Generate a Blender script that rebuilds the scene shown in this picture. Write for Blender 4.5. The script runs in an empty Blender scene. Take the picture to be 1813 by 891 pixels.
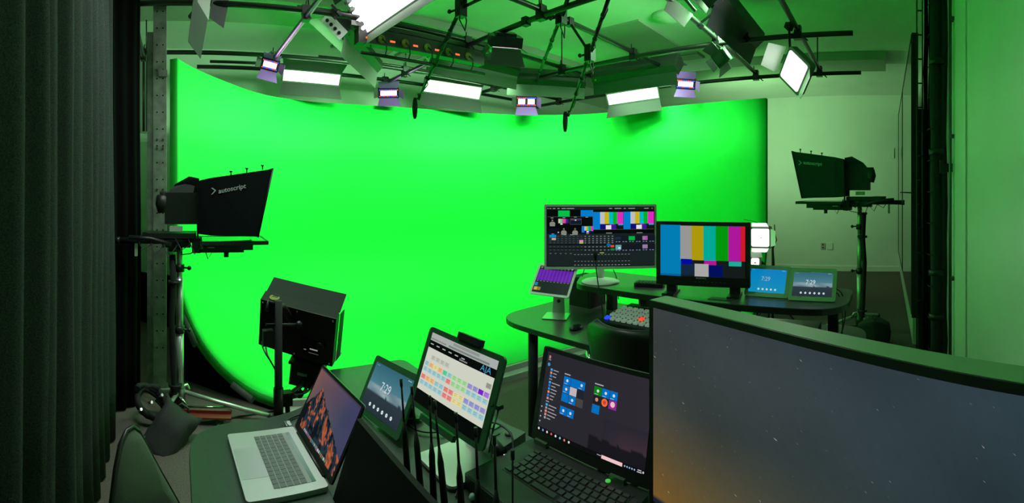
import bpy, bmesh, math, random
from mathutils import Matrix, Vector, noise
R = math.radians
PI = math.pi
sc = bpy.context.scene
COL = sc.collection
random.seed(4)

# ------------------------------------------------------------------ camera (a stitched phone panorama: cylindrical projection)
EYE = 1.6
FPX, HY, CX, YAW = 800.0, 340.0, 906.5, R(42.6)      # pixels per radian, horizon row, centre column, heading
cam = bpy.data.cameras.new('camera')
cam.type = 'PANO'
cam.panorama_type = 'CENTRAL_CYLINDRICAL'
cam.central_cylindrical_radius = 1.0
cam.central_cylindrical_range_u_min = -CX / FPX
cam.central_cylindrical_range_u_max = CX / FPX
cam.central_cylindrical_range_v_min = -(891 - HY) / FPX
cam.central_cylindrical_range_v_max = HY / FPX
cam.clip_start = 0.01
camo = bpy.data.objects.new('camera', cam)
COL.objects.link(camo)
camo.location = (0, 0, EYE)
camo.rotation_euler = (PI / 2, 0, -YAW)
sc.camera = camo

# ------------------------------------------------------------------ world and exposure
w = bpy.data.worlds.new('world')
sc.world = w
w.use_nodes = True
w.node_tree.nodes['Background'].inputs[0].default_value = (0.01, 0.012, 0.01, 1)
w.node_tree.nodes['Background'].inputs[1].default_value = 0.3
vs = sc.view_settings
vs.view_transform = 'Standard'
vs.look = 'None'
vs.gamma = 1
vs.use_curve_mapping = False
vs.exposure = 0.0
sc.cycles.max_bounces = 8
sc.cycles.diffuse_bounces = 5
sc.cycles.glossy_bounces = 3
sc.cycles.sample_clamp_indirect = 4.0
# lamp powers (W)
P_CYC = 41.0       # long fluorescent banks that light the cyclorama
P_KEY = 9.0
P_PANEL = 1.2      # slim LED panels
P_PURPLE = .5
C_CYC = (.42, 1.0, .46)     # green tint added to the tubes for a stronger green bounce
P_SQUARE = 5.0

def AZ(px): return (px - CX) / FPX + YAW
def W(px, py, d):
    a = AZ(px)
    return Vector((d * math.sin(a), d * math.cos(a), EYE + (HY - py) / FPX * d))
def WZ(px, py, z): return W(px, py, (z - EYE) * FPX / (HY - py))

def s2l(c):
    return tuple((x / 12.92 if x <= .04045 else ((x + .055) / 1.055) ** 2.4) for x in c)
def hx(r, g, b): return s2l((r / 255, g / 255, b / 255))

# ------------------------------------------------------------------ materials
MATS = {}
def mat(name, col=(.5, .5, .5), rough=.5, metal=0.0, emit=None, es=1.0, noise_scale=None, noise_amt=.15, bump=0.0, bump_scale=200, coat=0.0, spec=None, alpha=None):
    if name in MATS: return MATS[name]
    m = bpy.data.materials.new(name); m.use_nodes = True
    nt = m.node_tree; b = nt.nodes['Principled BSDF']
    b.inputs['Base Color'].default_value = (*col, 1)
    b.inputs['Roughness'].default_value = rough
    b.inputs['Metallic'].default_value = metal
    if spec is not None: b.inputs['Specular IOR Level'].default_value = spec
    if coat: b.inputs['Coat Weight'].default_value = coat
    if emit is not None:
        b.inputs['Emission Color'].default_value = (*emit, 1)
        b.inputs['Emission Strength'].default_value = es
    tc = None
    if noise_scale or bump:
        tc = nt.nodes.new('ShaderNodeTexCoord')
    if noise_scale:
        n = nt.nodes.new('ShaderNodeTexNoise'); n.inputs['Scale'].default_value = noise_scale; n.inputs['Detail'].default_value = 6
        r = nt.nodes.new('ShaderNodeMapRange'); r.inputs['From Min'].default_value = .3; r.inputs['From Max'].default_value = .7
        r.inputs['To Min'].default_value = 1 - noise_amt; r.inputs['To Max'].default_value = 1 + noise_amt
        mx = nt.nodes.new('ShaderNodeVectorMath'); mx.operation = 'SCALE'; mx.inputs[0].default_value = col
        nt.links.new(tc.outputs['Object'], n.inputs['Vector']); nt.links.new(n.outputs['Fac'], r.inputs['Value'])
        nt.links.new(r.outputs['Result'], mx.inputs['Scale']); nt.links.new(mx.outputs[0], b.inputs['Base Color'])
    if bump:
        n2 = nt.nodes.new('ShaderNodeTexNoise'); n2.inputs['Scale'].default_value = bump_scale; n2.inputs['Detail'].default_value = 3
        bp = nt.nodes.new('ShaderNodeBump'); bp.inputs['Strength'].default_value = bump; bp.inputs['Distance'].default_value = .004
        nt.links.new(tc.outputs['Object'], n2.inputs['Vector']); nt.links.new(n2.outputs['Fac'], bp.inputs['Height'])
        nt.links.new(bp.outputs['Normal'], b.inputs['Normal'])
    MATS[name] = m
    return m
def screen_mat(name='screen', gloss=.25, strength=1.0):
    if name in MATS: return MATS[name]
    m = bpy.data.materials.new(name); m.use_nodes = True
    nt = m.node_tree; b = nt.nodes['Principled BSDF']
    b.inputs['Base Color'].default_value = (.004, .004, .004, 1); b.inputs['Roughness'].default_value = gloss; b.inputs['Specular IOR Level'].default_value = .12
    a = nt.nodes.new('ShaderNodeAttribute'); a.attribute_name = 'Col'
    nt.links.new(a.outputs['Color'], b.inputs['Emission Color']); b.inputs['Emission Strength'].default_value = strength
    MATS[name] = m
    return m

M_cyc = mat('cyc_green_paint', (.005, .80, .078), .75, noise_scale=1.2, noise_amt=.03)
M_cycedge = mat('cyc_edge_paint', (.006, .42, .03), .7)
M_wall = mat('white_wall_paint', (.76, .78, .74), .65, noise_scale=2, noise_amt=.03)
M_satin = mat('satin_wall_paint', (.68, .72, .66), .42, noise_scale=2, noise_amt=.03)
M_ceil = mat('ceiling_paint', (.86, .87, .84), .8, noise_scale=1.5, noise_amt=.05)
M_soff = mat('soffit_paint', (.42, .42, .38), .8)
M_vent = mat('vent_grey', (.26, .28, .25), .7)
M_carpet = mat('carpet', (.105, .078, .075), .95, noise_scale=160, noise_amt=.55, bump=.5, bump_scale=400)
M_blk = mat('black_plastic', (.010, .011, .011), .45)
M_blkm = mat('black_matte', (.006, .007, .007), .8)
M_void = mat('black_drape', (.003, .003, .003), .95, spec=.05)
M_blkmetal = mat('black_painted_metal', (.014, .015, .015), .38, .3)
M_pipe = mat('pipe_steel', (.055, .055, .052), .35, .8)
M_rail = mat('galvanised_rail', (.12, .12, .11), .35, .7)
M_silver = mat('brushed_silver', (.62, .63, .62), .34, .75)
M_alu = mat('aluminium_laptop', (.50, .52, .51), .42, .55)
M_chrome = mat('chrome', (.6, .6, .6), .18, 1.0)
M_steelcol = mat('column_steel', (.22, .25, .21), .42, .2, noise_scale=12, noise_amt=.3)
M_curt = mat('curtain_cloth', (.040, .044, .043), .95, spec=.05, noise_scale=220, noise_amt=.5, bump=.4, bump_scale=500)
M_housing = mat('fixture_housing', (.10, .105, .10), .5)
M_flap = mat('barn_door_grey', (.17, .175, .165), .5)
M_flapd = mat('barn_door_dark', (.030, .033, .031), .5)
M_doorb = mat('barn_door_black', (.016, .016, .016), .6)
M_door = mat('barn_door_lit_white', (.85, .85, .83), .4)  # glare of the lamp put into the doors' white
M_flapl = mat('barn_door_pale', (.34, .33, .32), .5)
M_teal = mat('fixture_dark_green_grey', (.035, .05, .045), .45)
M_lamp = mat('lamp_face', (.8, .8, .8), .5, emit=(1, .985, .97), es=1.5)
M_bankface = mat('bank_face_green_white', (.8, .8, .8), .5, emit=(.42, 1, .46), es=1.5)
M_banktube = mat('bank_tube_green_white', (.8, .8, .8), .5, emit=(.42, 1, .46), es=3)
M_lamppk = mat('lamp_face_warm', (.8, .8, .8), .5, emit=(1, .90, .91), es=.98)
M_tube = mat('fluorescent_tube', (.9, .9, .9), .4, emit=(1, 1, 1), es=2.5)
M_orange = mat('orange_plastic', (.75, .32, .02), .5)
M_olive = mat('olive_socket', (.30, .27, .05), .5)
M_orled = mat('orange_led', (.1, .02, 0), .5, emit=(1, .16, .05), es=1.2)
M_pink = mat('pink_led', (.8, .3, .6), .5, emit=(1, .55, .85), es=2.2)
M_red = mat('red_led', (.5, .02, .05), .5, emit=(1, .04, .08), es=1.3)
M_blue = mat('blue_led', (.03, .03, .6), .5, emit=(.08, .08, 1), es=1.5)
M_purp = mat('barn_door_violet_lit', (.20, .06, .32), .5)  # violet glow of the lamps put into the door colour
M_desk = mat('desk_laminate', (.040, .062, .045), .30, noise_scale=60, noise_amt=.08)
M_deskd = mat('desk_laminate_dark', (.095, .078, .090), .28, noise_scale=60, noise_amt=.08)  # pinkish sheen of the lamps put into the base colour
M_edge = mat('desk_edge_band', (.010, .010, .010), .4)
M_glass = mat('dark_display_glass', (.012, .02, .018), .04, spec=.8)
M_ftab = mat('tablet_frame_green_lit', (.26, .52, .28), .4)  # white frame, green light put into its colour
M_ftab2 = mat('tablet_frame_green_reflection', (.028, .115, .042), .4)  # green reflection put into the frame colour
M_white = mat('white_plastic', (.80, .82, .79), .35)
M_fabric = mat('hood_cloth', (.006, .008, .009), .95, spec=.08, bump=.3, bump_scale=300)
M_print = mat('grey_print', (.40, .42, .42), .6)
M_chairg = mat('chair_mesh_cloth', (.070, .100, .060), .9, bump=.5, bump_scale=700)
M_chairb = mat('chair_black_plastic', (.008, .009, .008), .4)
M_key = mat('key_black', (.022, .022, .022), .45)
M_keyg = mat('key_grey', (.055, .060, .057), .5)
M_bag = mat('sandbag_cloth', (.022, .022, .023), .85, bump=.4, bump_scale=200)
M_redm = mat('red_painted_metal', (.16, .02, .012), .5)
M_step = mat('step_grey', (.33, .31, .31), .6)
M_wood = mat('plywood_grey', (.045, .045, .045), .8, noise_scale=20, noise_amt=.3)
M_btn = mat('button_pale', (.33, .40, .33), .4, emit=(.2, .3, .22), es=.55)
M_btnr = mat('button_red', (.5, .03, .02), .4, emit=(1, .08, .03), es=.9)
M_btnb = mat('button_blue', (.03, .05, .5), .4, emit=(.03, .08, 1), es=.8)
M_btno = mat('button_orange', (.6, .3, .05), .4, emit=(1, .45, .1), es=1)
M_outlet = mat('outlet_plate', (.45, .47, .43), .5)
M_bez = mat('matte_bezel', (.050, .055, .050), .42)
M_bezd = mat('matte_black_bezel', (.010, .012, .011), .5)
M_foam = mat('foam_black', (.008, .008, .008), .95, bump=.5, bump_scale=400)
M_plank = mat('pale_skirting', (.55, .57, .52), .5)
M_screen = screen_mat('screen', .3)
M_screenm = screen_mat('screen_matte', .5)

# ------------------------------------------------------------------ object helpers
def tag(o, label=None, cat=None, group=None, kind=None):
    if label: o['label'] = label
    if cat: o['category'] = cat
    if group: o['group'] = group
    if kind: o['kind'] = kind
    return o
def thing(name, label, cat, loc=(0, 0, 0), rotz=0.0, group=None, matrix=None):
    o = bpy.data.objects.new(name, None); COL.objects.link(o)
    o.empty_display_size = .05
    o.matrix_world = matrix if matrix is not None else Matrix.Translation(Vector(loc)) @ Matrix.Rotation(rotz, 4, 'Z')
    WM[o.name] = o.matrix_world.copy()
    return tag(o, label, cat, group)
WM = {}
def pose(c, yaw, tilt=0, roll=0):
    """front face = local -Y; X right as seen from the front; Z up. yaw = azimuth (clockwise from +y) that the front faces, tilt up +"""
    yaw, tilt, roll = R(yaw), R(tilt), R(roll)
    n = Vector((math.sin(yaw), math.cos(yaw), 0)); r = Vector((-math.cos(yaw), math.sin(yaw), 0)); z = Vector((0, 0, 1))
    n2 = n * math.cos(tilt) + z * math.sin(tilt); u2 = -n * math.sin(tilt) + z * math.cos(tilt)
    r3 = r * math.cos(roll) + u2 * math.sin(roll); u3 = -r * math.sin(roll) + u2 * math.cos(roll)
    m = Matrix.Identity(4)
    for i in range(3):
        m[i][0] = r3[i]; m[i][1] = -n2[i]; m[i][2] = u3[i]; m[i][3] = c[i]
    return m

class MB:
    def __init__(s): s.v = []; s.f = []; s.m = []; s.sm = []; s.mi = 0
    def add(s, vs, fs, smooth=False):
        b = len(s.v); s.v += [Vector(p) for p in vs]
        for f in fs: s.f.append([b + i for i in f]); s.m.append(s.mi); s.sm.append(smooth)
        return s
    def box(s, c, d, M=None, bev=0.0):
        x, y, z = d[0] / 2, d[1] / 2, d[2] / 2
        if bev > 0:
            # rounded in the plane of the two largest dims
            k = min(range(3), key=lambda i: d[i]); a, b = [i for i in range(3) if i != k]
            return s.slab(c, d[a], d[b], d[k], bev, k, a, b, M)
        P = [Vector((sx * x, sy * y, sz * z)) for sx in (-1, 1) for sy in (-1, 1) for sz in (-1, 1)]
        if M is not None: P = [M @ p for p in P]
        P = [p + Vector(c) for p in P]
        return s.add(P, [(0, 1, 3, 2), (4, 6, 7, 5), (0, 4, 5, 1), (2, 3, 7, 6), (0, 2, 6, 4), (1, 5, 7, 3)])
    def slab(s, c, wa, wb, t, r, k, a, b, M=None, n=5):
        pts = []
        r = min(r, wa / 2 * .999, wb / 2 * .999)
        for (sx, sy, a0) in ((1, 1, 0), (-1, 1, 90), (-1, -1, 180), (1, -1, 270)):
            for i in range(n + 1):
                t_ = R(a0 + 90 * i / n)
                pts.append((sx * (wa / 2 - r) + r * math.cos(t_), sy * (wb / 2 - r) + r * math.sin(t_)))
        P = []
        for q in (-t / 2, t / 2):
            for (u, v) in pts:
                p = [0, 0, 0]; p[a] = u; p[b] = v; p[k] = q; P.append(Vector(p))
        if M is not None: P = [M @ p for p in P]
        P = [p + Vector(c) for p in P]
        N = len(pts)
        fs = [list(range(N))[::-1], list(range(N, 2 * N))] + [(i, (i + 1) % N, N + (i + 1) % N, N + i) for i in range(N)]
        return s.add(P, fs)
    def prism(s, poly, z0, z1):
        N = len(poly)
        P = [(p[0], p[1], z0) for p in poly] + [(p[0], p[1], z1) for p in poly]
        fs = [list(range(N))[::-1], list(range(N, 2 * N))] + [(i, (i + 1) % N, N + (i + 1) % N, N + i) for i in range(N)]
        return s.add(P, fs)
    def hull2(s, A, B):
        """two matching polygons joined into a solid"""
        N = len(A)
        fs = [list(range(N))[::-1], list(range(N, 2 * N))] + [(i, (i + 1) % N, N + (i + 1) % N, N + i) for i in range(N)]
        return s.add(list(A) + list(B), fs)
    def sheet(s, pts, t):
        """flat or warped polygon given thickness t"""
        pts = [Vector(p) for p in pts]
        n = Vector((0, 0, 0))
        for i in range(len(pts)): n += pts[i].cross(pts[(i + 1) % len(pts)])
        n.normalize()
        return s.hull2([p - n * t / 2 for p in pts], [p + n * t / 2 for p in pts])
    def tube(s, pts, r, n=10, closed=False):
        pts = [Vector(p) for p in pts]; N = len(pts); rr = r if isinstance(r, (list, tuple)) else [r] * N
        P = []; up = None
        for i, p in enumerate(pts):
            t = (pts[min(i + 1, N - 1)] - pts[max(i - 1, 0)]); t = t.normalized() if t.length > 1e-9 else Vector((0, 0, 1))
            if up is None: up = Vector((0, 0, 1)) if abs(t.z) < .9 else Vector((1, 0, 0))
            a = t.cross(up); a = a.normalized() if a.length > 1e-6 else t.orthogonal().normalized(); b = a.cross(t).normalized(); up = b
            for k in range(n):
                q = 2 * PI * k / n; P.append(p + (a * math.cos(q) + b * math.sin(q)) * rr[i])
        fs = []
        for i in range(N - 1):
            for k in range(n): fs.append((i * n + k, i * n + (k + 1) % n, (i + 1) * n + (k + 1) % n, (i + 1) * n + k))
        s.add(P, fs, True)
        b0 = len(s.v) - len(P)
        s.f.append([b0 + k for k in range(n)][::-1]); s.m.append(s.mi); s.sm.append(False)
        s.f.append([b0 + (N - 1) * n + k for k in range(n)]); s.m.append(s.mi); s.sm.append(False)
        return s
    def cyl(s, a, b, r, n=12, r2=None): return s.tube([a, b], [r, r if r2 is None else r2], n)
    def lathe(s, c, prof, n=20, axis='z'):
        P = []
        for (r, h) in prof:
            for k in range(n):
                q = 2 * PI * k / n
                if axis == 'z': P.append((c[0] + r * math.cos(q), c[1] + r * math.sin(q), c[2] + h))
                elif axis == 'x': P.append((c[0] + h, c[1] + r * math.cos(q), c[2] + r * math.sin(q)))
                else: P.append((c[0] + r * math.cos(q), c[1] + h, c[2] + r * math.sin(q)))
        fs = [(i * n + k, i * n + (k + 1) % n, (i + 1) * n + (k + 1) % n, (i + 1) * n + k) for i in range(len(prof) - 1) for k in range(n)]
        b0 = len(s.v); s.add(P, fs, True)
        for (i0, rev) in ((0, True), (len(prof) - 1, False)):
            if prof[i0][0] > 1e-5:
                l = [b0 + i0 * n + k for k in range(n)]; s.f.append(l[::-1] if rev else l); s.m.append(s.mi); s.sm.append(False)
        return s
    def ball(s, c, r, n=12, m=8):
        prof = [(math.sin(PI * i / m), -math.cos(PI * i / m)) for i in range(m + 1)]
        rx = r if isinstance(r, (tuple, list)) else (r, r, r)
        P = []
        for (a, h) in prof:
            for k in range(n):
                q = 2 * PI * k / n; P.append((c[0] + rx[0] * a * math.cos(q), c[1] + rx[1] * a * math.sin(q), c[2] + rx[2] * h))
        return s.add(P, [(i * n + k, i * n + (k + 1) % n, (i + 1) * n + (k + 1) % n, (i + 1) * n + k) for i in range(m) for k in range(n)], True)
    def mesh(s, name, mats):
        me = bpy.data.meshes.new(name); me.from_pydata([tuple(v) for v in s.v], [], s.f)
        for m_ in (mats if isinstance(mats, (list, tuple)) else [mats]): me.materials.append(m_)
        for p, mi, sm in zip(me.polygons, s.m, s.sm): p.material_index = mi; p.use_smooth = sm
        bm = bmesh.new(); bm.from_mesh(me); bmesh.ops.recalc_face_normals(bm, faces=bm.faces[:]); bm.to_mesh(me); bm.free()
        return me
def obj(name, mb, mats, parent=None, world=False, smooth=None):
    """world=True: the vertices are given in world coordinates and brought into the parent's frame"""
    if world and parent is not None:
        inv = WM[parent.name].inverted(); mb.v = [inv @ v for v in mb.v]
    elif world:
        pass
    me = mb.mesh(name, mats)
    if parent is None:
        # centre the origin on the base of the mesh
        if mb.v:
            lo = Vector([min(v[i] for v in mb.v) for i in range(3)]); hi = Vector([max(v[i] for v in mb.v) for i in range(3)])
            c = Vector(((lo.x + hi.x) / 2, (lo.y + hi.y) / 2, lo.z)); me.transform(Matrix.Translation(-c))
        o = bpy.data.objects.new(name, me); o.location = c
        WM_ = Matrix.Translation(c)
    else:
        o = bpy.data.objects.new(name, me); o.parent = parent; WM_ = WM[parent.name]
    COL.objects.link(o); WM[o.name] = WM_.copy()
    return o
def copyobj(src, name, parent, matrix):
    o = bpy.data.objects.new(name, src.data); o.parent = parent; o.matrix_basis = matrix; COL.objects.link(o); return o
def rpoly(pts, r, n=6):
    """round the corners of a polygon; r scalar or per-corner list"""
    out = []; N = len(pts)
    for i, p in enumerate(pts):
        p = Vector(p[:2]); a = Vector(pts[i - 1][:2]); b = Vector(pts[(i + 1) % N][:2])
        rr = r[i] if isinstance(r, (list, tuple)) else r
        if rr <= 0: out.append(tuple(p)); continue
        da = (a - p).normalized(); db = (b - p).normalized()
        rr = min(rr, (a - p).length * .49, (b - p).length * .49)
        for k in range(n + 1):
            t = k / n; q = (p + da * rr) * (1 - t) ** 2 + p * 2 * t * (1 - t) + (p + db * rr) * t * t
            out.append(tuple(q))
    return out
def lamp(parent, w_, h_, power, col=(1, 1, 1), off=-.01, spread=180, name='lamp', loc=None, rot=None):
    L = bpy.data.lights.new(name, 'AREA'); L.shape = 'RECTANGLE'; L.size = w_; L.size_y = h_; L.energy = power; L.color = col; L.spread = R(spread)
    o = bpy.data.objects.new(name, L); o.parent = parent; COL.objects.link(o)
    o.matrix_basis = Matrix.Translation(loc or (0, off, 0)) @ (rot or Matrix.Rotation(-PI / 2, 4, 'X'))
    return o
def text_polys(s, size, bold=False):
    cu = bpy.data.curves.new('t', 'FONT'); cu.body = s; cu.size = size; cu.align_x = 'LEFT'; cu.resolution_u = 3
    o = bpy.data.objects.new('t', cu); COL.objects.link(o)
    if bold: cu.offset = size * .015
    bpy.context.view_layer.update()
    me = bpy.data.meshes.new_from_object(o.evaluated_get(bpy.context.evaluated_depsgraph_get()))
    V = [v.co.copy() for v in me.vertices]; F = [tuple(p.vertices) for p in me.polygons]
    bpy.data.objects.remove(o); bpy.data.curves.remove(cu); bpy.data.meshes.remove(me)
    return V, F

# ------------------------------------------------------------------ screen images (emissive print made of coloured patches)
class Img:
    """0..1 coordinates, origin at the top left; front = local -Y"""
    def __init__(s, w_, h_, bend=None): s.w = w_; s.h = h_; s.V = []; s.F = []; s.C = []; s.lay = 0; s.bend = bend
    def p(s, x, y, l):
        X = (x - .5) * s.w; Z = (.5 - y) * s.h; Y = -.0002 * l
        if s.bend:
            a = X / s.bend; return (s.bend * math.sin(a), Y - s.bend * (1 - math.cos(a)), Z)
        return (X, Y, Z)
    def poly(s, pts, c, l=None):
        l = s.lay if l is None else l
        b = len(s.V); s.V += [s.p(x, y, l) for x, y in pts]; s.F.append(tuple(range(b, b + len(pts)))); s.C.append([c] * len(pts))
    def rect(s, x0, y0, x1, y1, c, l=1):
        n = 8 if (s.bend and x1 - x0 > .1) else 1
        for i in range(n):
            a = x0 + (x1 - x0) * i / n; b = x0 + (x1 - x0) * (i + 1) / n
            s.poly([(a, y0), (a, y1), (b, y1), (b, y0)], c, l)
    def disc(s, x, y, r, c, l=2, n=12):
        k = s.w / s.h
        s.poly([(x + r * math.cos(-2 * PI * i / n), y + r * k * math.sin(-2 * PI * i / n)) for i in range(n)][::-1], c, l)
    def grid(s, nx, ny, fn, l=0):
        b = len(s.V)
        for j in range(ny + 1):
            for i in range(nx + 1): s.V.append(s.p(i / nx, j / ny, l))
        for j in range(ny):
            for i in range(nx):
                q = [(i, j), (i, j + 1), (i + 1, j + 1), (i + 1, j)]
                s.F.append(tuple(b + a + c * (nx + 1) for a, c in q)); s.C.append([hx(*fn(a / nx, c / ny)) for a, c in q])
    def text(s, t, x, y, size, c, l=3, sx=1.0):
        """x, y = left end of the baseline; size = height of the letters relative to the screen height"""
        V, F = text_polys(t, 1.0); b = len(s.V)
        sz = size * s.h
        s.V += [s.p(x + v.x * sz * sx / s.w, y - v.y * sz / s.h, l) for v in V]
        for f in F: s.F.append(tuple(b + i for i in f)); s.C.append([c] * len(f))
    def build(s, name, parent, m=None, off=0):
        me = bpy.data.meshes.new(name); me.from_pydata([(v[0], v[1] + off, v[2]) for v in s.V], [], s.F)
        me.materials.append(m or M_screen)
        a = me.color_attributes.new('Col', 'FLOAT_COLOR', 'CORNER')
        k = 0
        flat = []
        for c in s.C:
            for q in c: flat += [q[0], q[1], q[2], 1.0]
        a.data.foreach_set('color', flat)
        o = bpy.data.objects.new(name, me); o.parent = parent; COL.objects.link(o); WM[o.name] = WM[parent.name].copy()
        return o

# ================================================================== THE SETTING
CEIL = 3.55
XB, XF, YL, YR = -1.0, 9.1, 6.15, -0.55
def struct(name, mb, m, **k):
    o = obj(name, mb, m, **k)
    if k.get('parent') is None: o['kind'] = 'structure'
    return o
struct('floor', MB().box(((XB + XF) / 2, (YL + YR) / 2, -.05), (XF - XB + .4, YL - YR + .4, .1)), M_carpet)
struct('ceiling', MB().box(((XB + XF) / 2, (YL + YR) / 2, CEIL + .05), (XF - XB + .4, YL - YR + .4, .1)), M_ceil)
struct('wall_left', MB().box(((XB + XF) / 2, YL + .05, CEIL / 2), (XF - XB + .2, .1, CEIL)), M_wall)
struct('wall_front', MB().box((XF + .05, (YL + YR) / 2, CEIL / 2), (.1, YL - YR, CEIL)), M_wall)
struct('wall_back', MB().box((XB - .05, (YL + YR) / 2, CEIL / 2), (.1, YL - YR, CEIL)), M_wall)
struct('wall_right', MB().box(((XB + XF) / 2, YR - .05, CEIL / 2), (XF - XB + .2, .1, CEIL)), M_satin)
# soffit beams under the ceiling and grey grille panels
struct('trim_1', MB().box((3.0, 4.60, CEIL - .045), (8.2, .62, .09)), M_soff)
struct('trim_2', MB().box((6.55, 2.2, CEIL - .06), (.6, 4.4, .12)), M_soff)
for i, (x, y, dx, dy) in enumerate([(2.2, 5.55, .36, .26), (2.68, 5.55, .36, .26), (3.16, 5.55, .36, .26), (3.64, 5.55, .36, .26), (5.85, 4.15, .26, .36), (5.85, 3.67, .26, .36), (5.85, 3.19, .26, .36), (5.85, 2.71, .26, .36), (5.85, 2.23, .26, .36)]):
    side = 'left' if i < 4 else 'front'
    t = thing('ceiling_vent', ['grey ceiling grille beside the left soffit, nearest the curtain end', 'second grey ceiling grille from the curtain end by the left soffit',
        'third grey ceiling grille from the curtain end by the left soffit', 'grey ceiling grille of the left row closest to the room corner',
        'grey ceiling grille of the far row closest to the room corner', 'second grey ceiling grille of the far row from the corner',
        'middle grey ceiling grille of the five in the far row', 'fourth grey ceiling grille of the far row, before the rightmost',
        'rightmost grey ceiling grille of the far row above the cyclorama'][i], 'vent', (x, y, CEIL), 0, 'grey ceiling grilles')
    f = MB(); f.box((0, 0, -.012), (dx, dy, .024)); obj('vent_frame', f, M_vent, t)
    f = MB()
    for k in range(5): f.box((0, 0 if dx < dy else (k - 2) * dy * .17, -.03) if dx > dy else ((k - 2) * dx * .17, 0, -.03), (dx * .9, .012, .012) if dx > dy else (.012, dy * .9, .012))
    obj('vent_slats', f, M_soff, t)['kind'] = 'stuff'
# domed disc on the ceiling
for (p, lab) in ((WZ(1182, 28, CEIL), 'pale round dome fixed to the ceiling beside the pale grey barn doors'), (WZ(1243, 118, CEIL), 'pale round dome on the ceiling beyond the small black spotlight')):
    o = obj('ceiling_dome', MB().lathe((p.x, p.y, CEIL - .07), [(.001, 0), (.09, .012), (.15, .035), (.18, .07)], 24), M_wall); tag(o, lab, 'dome')
o = obj('ceiling_panel', MB().box((4.9, 3.0, CEIL - .01), (1.1, .7, .02)), M_soff); tag(o, 'flat grey-green access panel on the ceiling above the right end of the pipe grid', 'panel')

# ------------------------------------------------------------------ cyclorama
top = [(.009, 3.882), (.173, 4.197), (.392, 4.515), (.654, 4.85), (.956, 5.169), (1.265, 5.362), (1.774, 5.50), (2.52, 5.45), (3.077, 5.37), (3.951, 5.193), (4.567, 4.923), (5.0, 4.52), (5.265, 4.09), (5.36, 3.5), (5.395, 3.003), (5.373, 2.243), (5.332, 1.449)]
def catmull(P, m):
    out = []; N = len(P)
    for i in range(N - 1):
        p0, p1, p2, p3 = [Vector(P[max(0, min(N - 1, j))]) for j in (i - 1, i, i + 1, i + 2)]
        for k in range(m):
            t = k / m
            out.append(.5 * ((2 * p1) + (p2 - p0) * t + (2 * p0 - 5 * p1 + 4 * p2 - p3) * t * t + (3 * p1 - p0 - 3 * p2 + p3) * t ** 3))
    out.append(Vector(P[-1])); return out
TP = catmull(top, 4)
front = catmull([(.72, 3.20), (1.6, 3.06), (2.5, 2.93), (3.34, 2.81), (3.9, 2.55), (4.25, 2.05), (4.38, 1.449)], 12)
def along(P, t):
    L = [0]
    for i in range(len(P) - 1): L.append(L[-1] + (P[i + 1] - P[i]).length)
    s = t * L[-1]
    for i in range(len(P) - 1):
        if s <= L[i + 1] + 1e-9: return P[i].lerp(P[i + 1], (s - L[i]) / max(1e-9, L[i + 1] - L[i]))
    return P[-1]
NS = len(TP) - 1; ZT, ZF, RC = 2.75, .10, .97
c2 = Vector((2.9, 2.9))
V = []; NR = 0; cyc_cols = []
for i, p in enumerate(TP):
    f_ = along(front, i / NS)
    a = TP[max(0, i - 1)]; b = TP[min(NS, i + 1)]; tg = (b - a).normalized(); nrm = Vector((tg.y, -tg.x))
    if (c2 - p).dot(nrm) < 0: nrm = -nrm
    # at the left end the cut runs straight to the front corner of the floor
    wgt = max(0, 1 - i / 8.0); dirn = (nrm * (1 - wgt) + (front[0] - TP[0]).normalized() * wgt).normalized()
    colp = [(p.x, p.y, ZT), (p.x, p.y, 2.0), (p.x, p.y, 1.5), (p.x, p.y, ZF + RC)]
    for k in range(1, 13):
        q = PI / 2 * k / 12; h = RC * (1 - math.cos(q)); z = ZF + RC * (1 - math.sin(q))
        colp.append((p.x + dirn.x * h, p.y + dirn.y * h, z))
    e = Vector((colp[-1][0], colp[-1][1]))
    for k in range(1, 5):
        q = e.lerp(f_, k / 4); colp.append((q.x, q.y, ZF))
    cyc_cols.append(colp); NR = len(colp)
cyc = thing('cyclorama', 'bright green curved cyclorama with coved floor filling the studio corner', 'green screen', (2.8, 3.9, 0))
mb = MB()
mb.v = [Vector(p) for c in cyc_cols for p in c]
for i in range(NS):
    for k in range(NR - 1):
        mb.f.append([i * NR + k, (i + 1) * NR + k, (i + 1) * NR + k + 1, i * NR + k + 1]); mb.m.append(0); mb.sm.append(True)
sk = obj('painted_surface', mb, [M_cyc, M_cycedge], cyc, world=True)
sd = sk.modifiers.new('s', 'SOLIDIFY'); sd.thickness = .07; sd.offset = 1; sd.use_rim = True; sd.material_offset_rim = 1; sd.use_even_offset = False
CYC_MESH = sk
# make sure solidify thickens away from the room
me = sk.data
def flip_check():
    p = me.polygons[len(me.polygons) // 2 // (NR - 1) * (NR - 1)]
    c = WM[cyc.name] @ p.center; inward = Vector((2.9, 2.9, c.z)) - c
    return p.normal.dot(inward)
sd.offset = -1 if flip_check() > 0 else 1
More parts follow.
